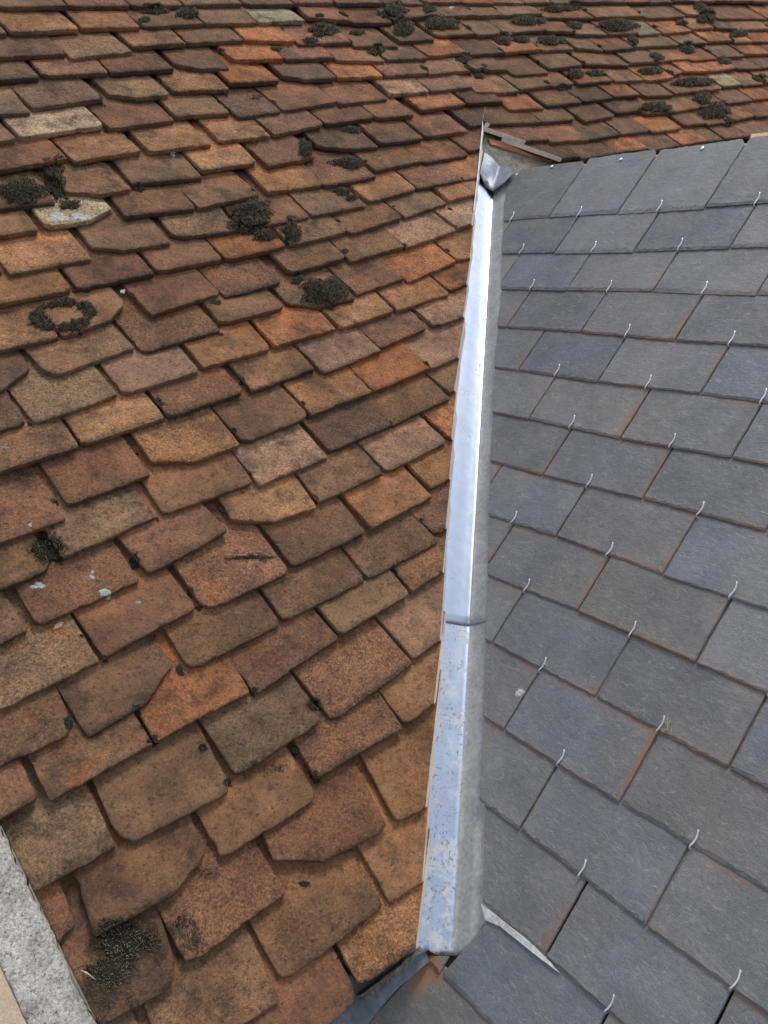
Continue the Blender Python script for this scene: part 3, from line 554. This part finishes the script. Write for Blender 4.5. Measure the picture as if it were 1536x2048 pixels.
# boarding and battens under the tiles
bm=bmesh.new(); D=[(20,-215),(405,-215),(1900,1350),(2300,1150),(5400,1150),(5400,2400),(20,2400)]
poly_prism(bm,[T(a,b,-78) for a,b in D],[T(a,b,-98) for a,b in D]); bmesh.ops.triangulate(bm,faces=bm.faces); bmesh.ops.recalc_face_normals(bm,faces=bm.faces)
obj('boarding',bm,DECKM,roof)
# mortar verge (coping) along the left
verge=empty('mortar_verge',T(-20,0,0),'rough grey-white mortar verge beside an ochre rendered edge in the bottom left corner','verge')
bm=bmesh.new(); ys=list(range(-420,900,5)); xs=[-46,-44,-41]+list(range(-37,11,5))+[12,14,15]
G=[]
for y in ys:
    row=[]
    for i,x in enumerate(xs):
        t=(x+46)/61
        h=9-7*t+3.2*nz((x,y),.035,1)+2.6*nz((x,y),.11,2)+1.8*nz((x,y),.3,3)
        if i==0: h-=6
        if i==len(xs)-1: h-=42
        if i==len(xs)-2: h-=9
        xx=x+(4.5*nz((x*.2,y),.04,4)+3.2*nz((x*.2,y),.13,5)+1.5*nz((x*.2,y),.4,7) if i>=len(xs)-4 else 2*nz((0,y),.03,6))
        row.append(bm.verts.new(T(xx,y,h)))
    G.append(row)
for A,B in zip(G,G[1:]):
    for i in range(len(xs)-1): bm.faces.new((A[i],A[i+1],B[i+1],B[i]))
obj('mortar_band',bm,CONC,verge,smooth=True)
bm=bmesh.new(); D=[(-46,-420),(-46,895),(-260,895),(-260,-420)]
poly_prism(bm,[T(a,b,6) for a,b in D],[T(a,b,-120) for a,b in D]); bmesh.ops.recalc_face_normals(bm,faces=bm.faces)
obj('rendered_edge',bm,PLAST,verge)
# ---------------------------------------------------------------- slate roof
sroof=empty('slate_roof',S(-200,-500,-30),'new dormer roof of blue-grey slates held by steel hooks right of the valley','roof')
G1=GAUGE_S*1000; SJM={(u,v):(a,b) for (u,v,a,b) in SJ}
STINT=[(.160,.163,.167),(.172,.172,.172),(.148,.155,.165),(.180,.173,.162),(.160,.160,.156)]
def slate_bm(a0,b0,a1,b1,row,seed):
    R=random.Random(seed); th=R.uniform(3.6,4.8); s=.038; bm=bmesh.new()
    uvl=bm.loops.layers.uv.new('UVMap')
    L=a1-a0; H=320. if row>0 else 205.+R.uniform(-6,4)
    if row>=13: H=122.
    bev=R.uniform(2,5) if row>2 else R.uniform(6,11)
    g=R.uniform(.8,2.0)
    sk=R.uniform(-.004,.004)
    pts=[]
    def add(x,d,nx,nd,amp,inset): pts.append((x,d,nx,nd,amp,inset))
    n=26
    for i in range(n+1):
        x=L*i/n; add(x,(b1-b0)*i/n-0,0,-1,1.1,bev)
    for i in range(1,24): add(L,(b1-b0)+H*i/24,1,0,.6,R.uniform(.6,2.0))
    for i in range(n+1): add(L-L*i/n,H,0,1,(.5 if row>0 else 2.2),1)
    for i in range(1,24): add(0,H-H*i/24,-1,0,.6,R.uniform(.6,2.0))
    chip=row==0
    out=[];mid=[];top=[];
    lift=R.uniform(-.6,.8)
    for (x,d,nx,nd,amp,ins) in pts:
        j=nz((x,d),.09,seed)*amp*1.2+nz((x,d),.3,seed+3)*amp*.7
        xx=min(max(x,g),L-g)+nx*min(j,0)*1+sk*d; dd=d+(nd*j if nd else 0)
        if chip and d>H-30 and x>L-14: 
            k=1-(L-x)/14; dd=min(dd,H-26*k)
        cx=1 if x<L*.5 else -1
        I=ins*(1+.75*nz((x*1.3,d),.12,seed+8)+.5*nz((x,d),.4,seed+2))
        xi=xx+(-nx*I if nx else (cx*1.2 if (x<2 or x>L-2) else 0)); di=dd-(nd*I if nd else 0)
        hh=lambda q:-s*q+lift
        w_=lambda X,Dd,h:S(a0+X,b0+Dd,h)
        out.append((bm.verts.new(w_(xx,dd,hh(dd)-th)),xx,dd)); 
        mid.append((bm.verts.new(w_(xx,dd,hh(dd)-th*R.uniform(.35,.6))),xx,dd))
        top.append((bm.verts.new(w_(xi,di,hh(di))),xi,di))
    m=len(pts)
    def face(vs):
        f=bm.faces.new([v[0] for v in vs])
        for l,v in zip(f.loops,vs): l[uvl].uv=(v[1]/1000,v[2]/1000)
        return f
    for i in range(m):
        j=(i+1)%m; face((out[i],out[j],mid[j],mid[i])); face((mid[i],mid[j],top[j],top[i]))
    face(top); face(out[::-1])
    bmesh.ops.triangulate(bm,faces=[f for f in bm.faces if len(f.verts)>4])
    return bm
def scut_seg(v):   # valley-side cut for course v
    y=-(v-.5)*G1
    for p,q in zip(SCUT,SCUT[1:]):
        if q[1]<=y<=p[1]: return p,q
    return (SCUT[0],SCUT[1]) if y>SCUT[0][1] else (SCUT[-2],SCUT[-1])
for v in range(0,17):
    us_=[i*.5 for i in range(-16,9) if (i+v)%2!=0]
    J={}
    for u in us_:
        J[u]=SJM.get((u,v),SJM.get((int(u),v),(u*220+rnd.uniform(-2,2),-v*G1+rnd.uniform(-1.5,1.5))))
    p,q=scut_seg(v)
    if v==12: p,q=(-73,-1257),(6,-1369)
    if v>=13: p,q=SCUT[-2],SCUT[-1]
    for ua,ub in zip(us_,us_[1:]):
        (a0,b0),(a1,b1)=J[ua],J[ub]
        # skip slates wholly across the valley line
        yb=(b0+b1)/2; t=(p[1]-yb)/(p[1]-q[1]) if p[1]!=q[1] else 0
        ax=p[0]+(q[0]-p[0])*(t-.5)
        if a1<p[0]+(q[0]-p[0])*t-60: continue
        dv=rnd.uniform(-2.5,2.5)
        seed=(ua*31+v*17)%97+.3
        bm=slate_bm(a0,b0+(dv if v<4 else dv*.5),a1,b1+(dv if v<4 else dv*.5),v,seed)
        # saw along the valley
        cutx=(p,q)
        a,b=S(*p),S(*q); n=(b-a).cross(NS).normalized()
        if (S(p[0]+500,p[1])-a).dot(n)<0: n=-n
        bmesh.ops.bisect_plane(bm,geom=list(bm.verts)+list(bm.edges)+list(bm.faces),dist=1e-6,plane_co=a,plane_no=n,clear_inner=True)
        if v==13:
            e0,e1=(ENDC[1],ENDC[2]) if (a0+a1)/2>0 else (ENDC[0],ENDC[1])
            a,b=S(*e0),S(*e1); n=(b-a).cross(NS).normalized()
            if (S(e0[0]+100,e0[1]-300)-a).dot(n)<0: n=-n
            bmesh.ops.bisect_plane(bm,geom=list(bm.verts)+list(bm.edges)+list(bm.faces),dist=1e-6,plane_co=a,plane_no=n,clear_inner=True)
        if v==1: bmesh.ops.bisect_plane(bm,geom=list(bm.verts)+list(bm.edges)+list(bm.faces),dist=1e-6,plane_co=S(0,188),plane_no=-WS,clear_inner=True)
        ed=[x for x in bm.edges if x.is_boundary]
        if ed: bmesh.ops.holes_fill(bm,edges=ed,sides=0)
        if len(bm.faces)<8: bm.free(); continue
        bmesh.ops.recalc_face_normals(bm,faces=bm.faces)
        ti=STINT[int(seed)%5]; kk=rnd.uniform(.74,1.06); ti=tuple(x*kk for x in ti)
        obj('slate',bm,SLATE,sroof,tint=ti,seed=(seed*.37)%1,smooth=False)
# hooks
def hook_bm(u,v):
    R=random.Random(u*3.3+v); b=-v*G1; a=u*220; bm=bmesh.new(); sd=R.uniform(-1.2,1.2)
    P=[(0,14,-9),(0,4,-8.2),(-.6,-1.5,-6.5),(-1.4,-3.6,-3.2),(-1.6,-3.2,.6),(-.9,-.4,2.6),(.2+sd,4,2.9),(1.2+sd,9,3.1),(1.6+sd,14,3.8),(1.2+sd,19,5.6),(.9+sd,22.5,7.6)]
    tube(bm,[S(a+x,b+y,z) for x,y,z in P],.0013,8); return bm
for v in range(0,16):
    for i in range(-16,7):
        u=i*.5
        if (i+v)%2!=0: continue
        p,q=scut_seg(v+.5)
        if v>=12: p,q=SCUT[-4],SCUT[-3]
        y=-v*G1; t=(p[1]-y)/(p[1]-q[1]); ax=p[0]+(q[0]-p[0])*t
        if v==3 and u==-2.5 or v==5 and u==-2.5 or v==6 and u<=-2 or v==4 and u==-3: continue
        if u*220<ax+(28 if v<12 else 60): continue
        o=obj('slate_hook',hook_bm(u,v),STEEL,sroof,smooth=True)
for (a,b) in NAILS+[(-250,192),(-90,191)]:
    bm=bmesh.new(); b-=4
    prev=None; rings=[]
    for rr,h in ((3.2,-5.6),(4.6,-5.0),(4.8,-4.2),(2.5,-3.2)):
        rings.append([bm.verts.new(S(a+rr*math.cos(k*math.pi/5),b+rr*math.sin(k*math.pi/5),h)) for k in range(10)])
    for A,B in zip(rings,rings[1:]):
        for k in range(10): bm.faces.new((A[k],A[(k+1)%10],B[(k+1)%10],B[k]))
    bm.faces.new(rings[-1]); obj('nail',bm,STEEL,sroof,smooth=True)
# boarding, ridge batten and back slope of the dormer
bm=bmesh.new(); D=[(-1060,205),(700,205),(700,-1900),(-420,-1900),(-330,-1500),(-200,-1250)]
poly_prism(bm,[S(a,b,-26) for a,b in D],[S(a,b,-44) for a,b in D]); bmesh.ops.triangulate(bm,faces=bm.faces); bmesh.ops.recalc_face_normals(bm,faces=bm.faces)
obj('boarding',bm,DECKM,sroof)
bm=bmesh.new(); D=[(-960,170),(-960,196),(900,196),(900,170)]
poly_prism(bm,[S(a,b,-13.6) for a,b in D],[S(a,b,-26) for a,b in D]); bmesh.ops.recalc_face_normals(bm,faces=bm.faces)
obj('ridge_batten',bm,PINE,sroof)
# far slope boarding falling away behind the ridge
hz=V((US.x,US.y,0)).normalized(); back=V((WS.x,WS.y,-WS.z))
r0,r1=S(-960,198,-30),S(900,198,-30); bm=bmesh.new()
poly_prism(bm,[r0,r1,r1+back*1.1,r0+back*.03],[x-V((0,0,.02)) for x in (r0,r1,r1+back*1.1,r0+back*.03)]); bmesh.ops.recalc_face_normals(bm,faces=bm.faces)
obj('back_slope',bm,DECKM,sroof)
# ---------------------------------------------------------------- ridge board
D=[(-328,178),(-338,226),(-150,219),(-140,178)]
bm=bmesh.new(); poly_prism(bm,[S(a,b,-16.) for a,b in D],[S(a,b,-25) for a,b in D]); bmesh.ops.recalc_face_normals(bm,faces=bm.faces)
tag(obj('wooden_board',bm,PINE),'pale yellow new pine board end sticking up behind the slate ridge at the right edge','board')
# ---------------------------------------------------------------- valley gutter
gut=empty('valley_gutter',T(500,-200,-60),'zinc valley gutter between clay tiles and slates, bright upper sheet over weathered lower sheet','gutter')
A_=Matrix((NT,NS,VD)); rhs=V((NT.dot(OT)-.05,NS.dot(OS)-.02,0)); F0=A_.inverted()@rhs
LT=NT.cross(VD).normalized(); LT=LT if LT.dot(UT)<0 else -LT       # up the tile side
RS=NS.cross(VD).normalized(); RS=RS if RS.dot(US)>0 else -RS       # up the slate side
def sl(P): return ((P-F0).dot(VD)*1000)
def side_end(pts,F,h,lat):
    o=[]
    for a,b in pts:
        P=F(a,b,h); o.append(((P-F0).dot(lat)*1000,sl(P)))
    return sorted(o)
LE=side_end(LEND,T,-50,LT); RE=side_end(REND,S,-20,RS)
LJ_=side_end(LJ,T,-50,LT); RJ_=side_end(RJ,S,-20,RS)
def interp(tab,x):
    if x<=tab[0][0]: return tab[0][1]
    for (x0,y0),(x1,y1) in zip(tab,tab[1:]):
        if x<=x1: return y0+(y1-y0)*(x-x0)/max(1e-6,x1-x0)
    return tab[-1][1]
def sheet(prof,s0L,s0R,s1,lift,mat,name,th=.8,seed=0):
    """prof: list of (lateral mm, +right / -left, height above the flange plane)"""
    bm=bmesh.new(); ns=70; G=[]
    for i in range(ns+1):
        row=[]
        for (x,h) in prof:
            st=interp(s0L,-x) if x<0 else interp(s0R,x)
            s_=st+(s1-st)*(i/ns)**1.0
            wob=.5*nz((x*.3,s_),.008,seed)+.12*nz((x,s_),.03,seed+2)
            n=NT if x<0 else NS
            lat=LT*(-x) if x<0 else RS*x
            if abs(x)<.5: n=(NT+NS).normalized()
            row.append(F0+VD*s_*.001+lat*.001+n*(h+lift+wob*(abs(x)>4))*.001)
        G.append(row)
    nv=[[bm.verts.new(p) for p in r] for r in G]
    dn=-(NT+NS).normalized()*th*.001
    nb=[[bm.verts.new(p+dn) for p in r] for r in G]
    for i in range(ns):
        for j in range(len(prof)-1):
            f=bm.faces.new((nv[i][j],nv[i][j+1],nv[i+1][j+1],nv[i+1][j])); f.smooth=True
            if prof[j][0]>1: f.material_index=1
            bm.faces.new((nb[i][j],nb[i+1][j],nb[i+1][j+1],nb[i][j+1]))
    for j in range(len(prof)-1): bm.faces.new((nv[0][j],nb[0][j],nb[0][j+1],nv[0][j+1]))
    for i in range(ns):
        bm.faces.new((nv[i][0],nv[i+1][0],nb[i+1][0],nb[i][0])); k=len(prof)-1
        bm.faces.new((nv[i][k],nb[i][k],nb[i+1][k],nv[i+1][k]))
    return obj(name,bm,mat,gut,extra=ZN_DULL)
PR=[(-92,1),(-80,.6),(-65,.3),(-50,0),(-38,-.6),(-26,-1.0),(-16,-.8),(-9,-.2),(-5,0),(-2.2,.9),(0,1.9),(2.2,1.4),(5,.6),(9,.2),(14,.4),(20,1.0),(25,1.8),(28,2.3),(31,2.5),(35,2.3),(42,1.8),(52,1.2),(66,.5),(80,0)]
sheet(PR,LE,RE,max(sl(T(*LJ[1],-50)),0)+90,0,ZN_LOW,'lower_sheet',seed=1)
sheet(PR,LJ_,RJ_,sl(T(1760,1120,-50))+10,2.2,ZN_UP,'upper_sheet',seed=4)
# folded lead cap at the head of the valley
def midp(p,q): return (p+q)/2
bm=bmesh.new()
def mid2(k,dn=0): return midp(T(*CAPMT[k],-38),S(*CAPMS[k],0))-(NT+NS).normalized()*dn
Lb,Lt=T(*CAPL[2],-30),T(*CAPL[0],-30)
Rb,Rt=S(*CAPRT[0],3),S(*CAPRT[1],3)
f0,f1=mid2(0,0),mid2(1,.006)
rows=[[Lb,mid2(2),f0,Rb,Rt],[Lb.lerp(Lt,.5)+NT*.001,Lb.lerp(Lt,.5).lerp(f0.lerp(f1,.5),.5)+NT*.003,f0.lerp(f1,.5),f0.lerp(f1,.5).lerp(Rt,.6)+NS*.003,Rt.lerp(f1,.1)],[Lt,Lt.lerp(f1,.5)+NT*.004,f1,f1.lerp(Rt,.5)+NS*.004,Rt]]
gr=[]
for i in range(9):
    t=i/4; r_a,r_b=(rows[0],rows[1]) if t<=1 else (rows[1],rows[2]); tt=t if t<=1 else t-1
    line=[]
    for j in range(17):
        u=j/4; k=min(3,int(u)); w_=u-k
        p=r_a[k].lerp(r_a[k+1],w_).lerp(r_b[k].lerp(r_b[k+1],w_),tt)
        p=p+NS*.0012*nz(p,40,3)
        line.append(p)
    gr.append(line)
nv=[[bm.verts.new(p) for p in l] for l in gr]; nb=[[bm.verts.new(p-(NT+NS).normalized()*.002) for p in l] for l in gr]
for i in range(8):
    for j in range(16):
        bm.faces.new((nv[i][j],nv[i][j+1],nv[i+1][j+1],nv[i+1][j])).smooth=True; bm.faces.new((nb[i][j],nb[i+1][j],nb[i+1][j+1],nb[i][j+1]))
for j in range(16): bm.faces.new((nv[0][j],nb[0][j],nb[0][j+1],nv[0][j+1]))
bmesh.ops.recalc_face_normals(bm,faces=bm.faces)
obj('lead_cap',bm,LEADC,gut)
# thin upstand along the sawn tiles at the head of the valley
bm=bmesh.new()
for (p,q) in [(V(CUT[0]).lerp(V(CUT[1]),.14),V(CUT[1]))]+list(zip(CUT,CUT[1:]))[1:2]:
    vs=[]
    for (a,b) in (p,q):
        vs+= [T(a+1,b-1,0),T(a+2,b-2,0)]
    lo=[v-NT*.012 for v in vs]
    poly_prism(bm,[vs[0],vs[1],vs[3],vs[2]],[lo[0],lo[1],lo[3],lo[2]])
bmesh.ops.recalc_face_normals(bm,faces=bm.faces); obj('upstand',bm,ZN_LOW,gut)
# narrow zinc strip showing under the slate course at the foot
bm=rough_prism(S,STRIP,-6,-1.0,8,.5,.8,3); obj('zinc_strip',bm,mat_simple('scuffed_zinc',(.60,.59,.56),.5,.3,160,.8,1.2,.0004),gut)
# mortar bed at the head of the valley, with the edge of a broken tile in it
bm=bmesh.new(); n=26; Gd=[]
lo=(1770,1080);
for i in range(n+1):
    row=[]
    for j in range(n+1):
        a=1740+i/n*480; b=1080+j/n*340
        h=-40+3.5*nz((a,b),.02,2)+2.2*nz((a,b),.06,5)+1.2*nz((a,b),.15,8)
        row.append(bm.verts.new(T(a,b,h)))
    Gd.append(row)
for i in range(n):
    for j in range(n): bm.faces.new((Gd[i][j],Gd[i+1][j],Gd[i+1][j+1],Gd[i][j+1])).smooth=True
C0,C1=CUT[0],CUT[2]; a,b=T(C0[0]-12,C0[1]+12),T(C1[0]-12,C1[1]+12); nn=(b-a).cross(NT).normalized()
if (T(2200,1000)-a).dot(nn)<0: nn=-nn
bmesh.ops.bisect_plane(bm,geom=list(bm.verts)+list(bm.edges)+list(bm.faces),dist=1e-6,plane_co=a,plane_no=nn,clear_inner=True)
mb=obj('mortar_bed',bm,BED); tag(mb,'greenish mossy mortar bed under the two sawn tiles at the head of the valley','mortar')
bm=rough_prism(T,BEDSTRIP,-46,-33,7,2,3,5); obj('tile_fragment',bm,mat_simple('orange_clay',(.34,.15,.08),.9,0,200,.7,1.3,.002),mb)
# lead sheet and mortar under the eaves tiles at the foot
bm=rough_prism(T,LEAD,-64,-58,10,1.,2,2)
tag(obj('lead_flashing',bm,LEADM),'dark blue-grey lead sheet tucked under the bottom edge of the clay tiles','flashing')
bm=rough_prism(T,LEADB,-60,-36,7,2.,3,4)
tag(obj('mortar_fillet',bm,mat_simple('brown_mortar',(.16,.14,.11),.95,0,160,.5,1.4,.003)),'thin brown mortar fillet under the lowest orange tile at the valley mouth','mortar')
# ---------------------------------------------------------------- moss
def limf(an,s): return .98+.42*nz((math.cos(an)*1.6,math.sin(an)*1.6),1,s)+.28*nz((math.cos(an)*3.6,math.sin(an)*3.6),1,s+4)
def moss_bm(blobs,dens,bm=None,seed=0,flat=False):
    """blobs: (a,b,ra,rb,height) ellipses in mm, ra,rb are vectors"""
    R=random.Random(seed); bm=bm or bmesh.new(); cl=bm.loops.layers.float_color.get('tint') or bm.loops.layers.float_color.new('tint')
    for (a,b,ax,ay,bx,by,H) in blobs:
        area=abs(ax*by-ay*bx)*math.pi; n=int(min(2600,area/(dens*dens)))
        hb=None
        for i in range(n):
            while True:
                x,y=R.uniform(-1.35,1.35),R.uniform(-1.35,1.35); r=math.hypot(x,y)
                an=math.atan2(y,x); lim=limf(an,seed+a*.01)
                if r<lim: break
            pa=a+ax*x+bx*y; pb=b+ay*x+by*y
            cl_=nz((pa,pb),.05,seed)*.5+.5
            if flat and (cl_<.33+.28*r*r): continue
            z0=drop(pa,pb); 
            if z0<-24: continue
            dome=H*math.sqrt(max(0,1-(r/lim)**2))*(.65+.6*cl_)*(1+.45*nz((pa,pb),.16,seed+1)) if not flat else 1.5
            le=R.uniform(1.8,3.8)*(1.0 if not flat else .8)*(dens/2.4); wd=le*.36
            # lean outwards
            ln=V((ax*x+bx*y,ay*x+by*y)); ln=ln.normalized()*R.uniform(.0,.9)+V((R.uniform(-.5,.5),R.uniform(-.5,.5)))
            base=V((pa,pb)); tip=base+ln*le*.9
            th=R.uniform(0,6.28)
            z=z0+dome
            vs=[bm.verts.new(T(base.x+wd*math.cos(th+k*2.094),base.y+wd*math.sin(th+k*2.094),z-le*.6)) for k in range(3)]
            vt=bm.verts.new(T(tip.x,tip.y,z+le))
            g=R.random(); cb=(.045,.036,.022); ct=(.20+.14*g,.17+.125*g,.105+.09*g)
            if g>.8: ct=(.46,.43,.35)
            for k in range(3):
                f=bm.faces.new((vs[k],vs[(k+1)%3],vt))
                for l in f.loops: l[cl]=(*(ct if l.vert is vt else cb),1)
        if not flat:   # dark body under the shoots
            nb_=10; nr=5; c0=drop(a,b); c0=c0 if c0>-24 else -8
            rings=[]
            top=bm.verts.new(T(a,b,c0+H*.5))
            for q in range(1,nr+1):
                rr=q/nr*.92; ring=[]
                for k in range(nb_*2):
                    an=k*math.pi/nb_; lim=limf(an,seed+a*.01)
                    x,y=rr*lim*math.cos(an),rr*lim*math.sin(an); pa=a+ax*x+bx*y; pb=b+ay*x+by*y; zz=drop(pa,pb); zz=zz if zz>-24 else -12
                    ring.append(bm.verts.new(T(pa,pb,zz+(H*.6*math.sqrt(max(0,1-rr*rr))*(.7+.5*(nz((pa,pb),.05,seed)*.5+.5)) if q<nr else -2))))
                rings.append(ring)
            for k in range(nb_*2):
                k2=(k+1)%(nb_*2); fs=[bm.faces.new((top,rings[0][k],rings[0][k2]))]
                for A,B in zip(rings,rings[1:]): fs.append(bm.faces.new((A[k],B[k],B[k2],A[k2])))
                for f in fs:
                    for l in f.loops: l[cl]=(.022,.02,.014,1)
    return bm
def blob(i,hs=.42):
    hs*=.68
    a,b,ax,ay,bx,by,k=MOSS[i]; r=math.sqrt(abs(ax*by-ay*bx)); return (a,b,ax,ay,bx,by,min(26,r*hs))
GRP={}
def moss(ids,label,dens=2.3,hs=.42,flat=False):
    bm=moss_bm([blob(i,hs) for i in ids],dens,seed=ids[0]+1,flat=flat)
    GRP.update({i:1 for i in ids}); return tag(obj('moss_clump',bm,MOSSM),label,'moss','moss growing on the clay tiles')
moss([0,1,2],'large black moss mass around a bare orange patch at the left edge',2.4)
moss([3,4,5],'largest ragged moss heap in the middle of the tiled slope, with straw in it',2.4,.45)
moss([6],'upright grey-tipped moss cushion just right of the ragged middle heap',2.2,.6)
moss([7],'round flat-topped moss pad on a chipped tile left of the upper gutter',2.2,.32)
moss([8],'small moss ball touching the upper left of the round moss pad',2.)
moss([9],'round dark moss cushion on a tile joint beside the grey lichen spots',2.,.4)
bm=moss_bm([(507,397,44,-22,6,9,3)],1.3,seed=31,flat=True); GRP.update({10:1,11:1}); moss_bm([(507,397,36,-18,3,4,2.)],1.8,bm,32); tag(obj('moss_clump',bm,MOSSM),'thin dark moss streak across the octagonal tile','moss','moss growing on the clay tiles')
moss([12],'small moss tuft stuck to the right corner of a tile beside the lower gutter',1.6)
moss([13],'tiny moss tuft at the lower right corner of a wide tile, near the bottom middle',1.5)
bm=moss_bm([(72,2,38,-28,17,34,3),(42,-26,30,-22,14,28,3),(108,-2,22,-16,10,18,3),(30,-38,30,-24,12,22,3),(66,30,26,-16,10,18,3),(96,-20,24,-16,10,16,3)],1.45,seed=77,flat=True); moss_bm([(80,6,32,-22,14,26,6),(50,-14,22,-16,10,18,4)],1.9,bm,78); GRP.update({14:1,15:1,16:1,18:1}); tag(obj('moss_clump',bm,MOSSM),'wide crumbly black moss covering a tile beside the mortar verge','moss','moss growing on the clay tiles')
bm=moss_bm([blob(17)],1.5,seed=79,flat=True); moss_bm([blob(17,.15)],2.4,bm,80,True); GRP[17]=1; tag(obj('moss_clump',bm,MOSSM),'thin brown moss film on the tile corner right of the crumbly bottom moss','moss','moss growing on the clay tiles')
moss([19],'slanting moss lump against a tile side above the middle of the slope',2.3)
moss([20],'long grey-green moss mound half way between the ragged heap and the gutter head',2.3)
moss([21,22],'pair of small dark moss tufts directly below the long grey-green mound',2.)
# moss ring
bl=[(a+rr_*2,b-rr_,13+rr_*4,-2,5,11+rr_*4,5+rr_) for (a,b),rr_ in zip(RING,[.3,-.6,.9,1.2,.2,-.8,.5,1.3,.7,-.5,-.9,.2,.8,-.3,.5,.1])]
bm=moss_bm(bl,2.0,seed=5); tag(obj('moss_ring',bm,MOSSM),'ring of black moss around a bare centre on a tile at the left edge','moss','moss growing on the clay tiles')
# the many small cushions over the upper courses
bm=bmesh.new()
for i,mm in enumerate(MOSS):
    if i in GRP: continue
    r=math.sqrt(abs(mm[2]*mm[5]-mm[3]*mm[4])); fl=mm[6]=='f'
    moss_bm([blob(i,.38)],max(1.6,min(3.8,r/9)),bm,i+100,False if r>30 else fl)
rm=random.Random(3)
for i in range(150):     # crumbs of moss in the joints
    t=rm.choice(tiles); a=t[1]+rm.choice((0,0,1))*(t[3]-t[1])+rm.uniform(-4,4); b=t[2]+rm.uniform(0,60)
    r=rm.uniform(2.5,7)*(1 if a<1700 else 2)
    if lin(*cutline(b)[0:2],a,b)*lin(*cutline(b)[0:2],0,b)<0 and b<1350: continue
    moss_bm([(a,b,r,0,0,r*rm.uniform(.8,2.2),r*.4)],1.7 if a<1700 else 3,bm,i+300)
tag(obj('moss_cover',bm,MOSSM),kind='stuff',label='scattered small moss cushions and crumbs over the upper tile courses',cat='moss')
# lichen blotches
def lichen(bm,a,b,ax,ay,bx,by,seed):
    n=22; vs=[]
    def p(x,y,up): 
        pa=a+ax*x+bx*y; pb=b+ay*x+by*y; z=drop(pa,pb); return T(pa,pb,(z if z>-24 else 0)+up)
    rings=[]
    for q,up in ((.35,.9),(.7,.8),(1.,.15)):
        rings.append([bm.verts.new(p(q*(1+.35*nz((math.cos(k/n*6.283)*2,math.sin(k/n*6.283)*2),1,seed)+.2*nz((math.cos(k/n*6.283)*6,math.sin(k/n*6.283)*6),1,seed))*math.cos(k/n*6.283),q*(1+.35*nz((math.cos(k/n*6.283)*2,math.sin(k/n*6.283)*2),1,seed)+.2*nz((math.cos(k/n*6.283)*6,math.sin(k/n*6.283)*6),1,seed))*math.sin(k/n*6.283),up)) for k in range(n)])
    bm.faces.new(rings[0])
    for A,B in zip(rings,rings[1:]):
        for k in range(n): bm.faces.new((A[k],B[k],B[(k+1)%n],A[(k+1)%n]))
for kd,mt,lb in (('w',LICHM,'pale grey-green lichen spots scattered on the tiles'),):
    bm=bmesh.new(); rl=random.Random(9)
    for i,L in enumerate(LICHEN):
        if L[6]!=kd: continue
        a,b,ax,ay,bx,by,_=L
        for q in range(5):    # ragged patch = several small lobes
            x,y=rl.uniform(-.6,.6),rl.uniform(-.6,.6); s=rl.uniform(.3,.55)
            lichen(bm,a+ax*x+bx*y,b+ay*x+by*y,ax*s,ay*s,bx*s,by*s,i*5+q)
    tag(obj('lichen',bm,mt),kind='stuff',label=lb,cat='lichen')
# ---------------------------------------------------------------- small loose things
a,b=TWIG[0]; a2,b2=TWIG[1]; bm=bmesh.new()
z=max(drop(a,b),drop(a2,b2),-6)+5
tube(bm,[T(a,b,z+1),T((a+a2)/2,(b+b2)/2+1.5,z+1.5),T(a2,b2,z)],[.0007,.0011,.0005],6)
tag(obj('straw',bm,STRAWM,smooth=True),'short pale straw lying on the crumbly moss beside the mortar verge','straw')
bm=bmesh.new(); a,b=120,-1024
for k,(x0,y0,x1,y1) in enumerate(((-6,-9,1,10),(-10,22,3,8),(-6,24,3,9),(-1,22,2,8),(-20,-2,0,8),(6,14,12,4))):
    tube(bm,[S(a+x0-0,b+y0,1.5+k*.3),S(a+(x0+x1)/2,b+(y0+y1)/2,5),S(a+x1,b+y1,3.5)],.0003,5)
tag(obj('straw_wisp',bm,STRAWM),'wisp of dry straw caught on one slate hook in the lower right','straw')
a,b=FLAKE[0]; z=drop(a,b); z=z if z>-24 else -2
bm=rough_prism(lambda x,y,h:T(x,y,h),[(a-9,b-5),(a+2,b-6),(a+9,b),(a+5,b+5),(a-4,b+4)],z-1,z+3,3,1.,1.5,8)
tag(obj('tile_flake',bm,mat_simple('flake_clay',(.36,.22,.14),.9,0,250,.7,1.3,.001)),'small loose flake of clay resting on a tile at the left, below the lichen spots','flake')
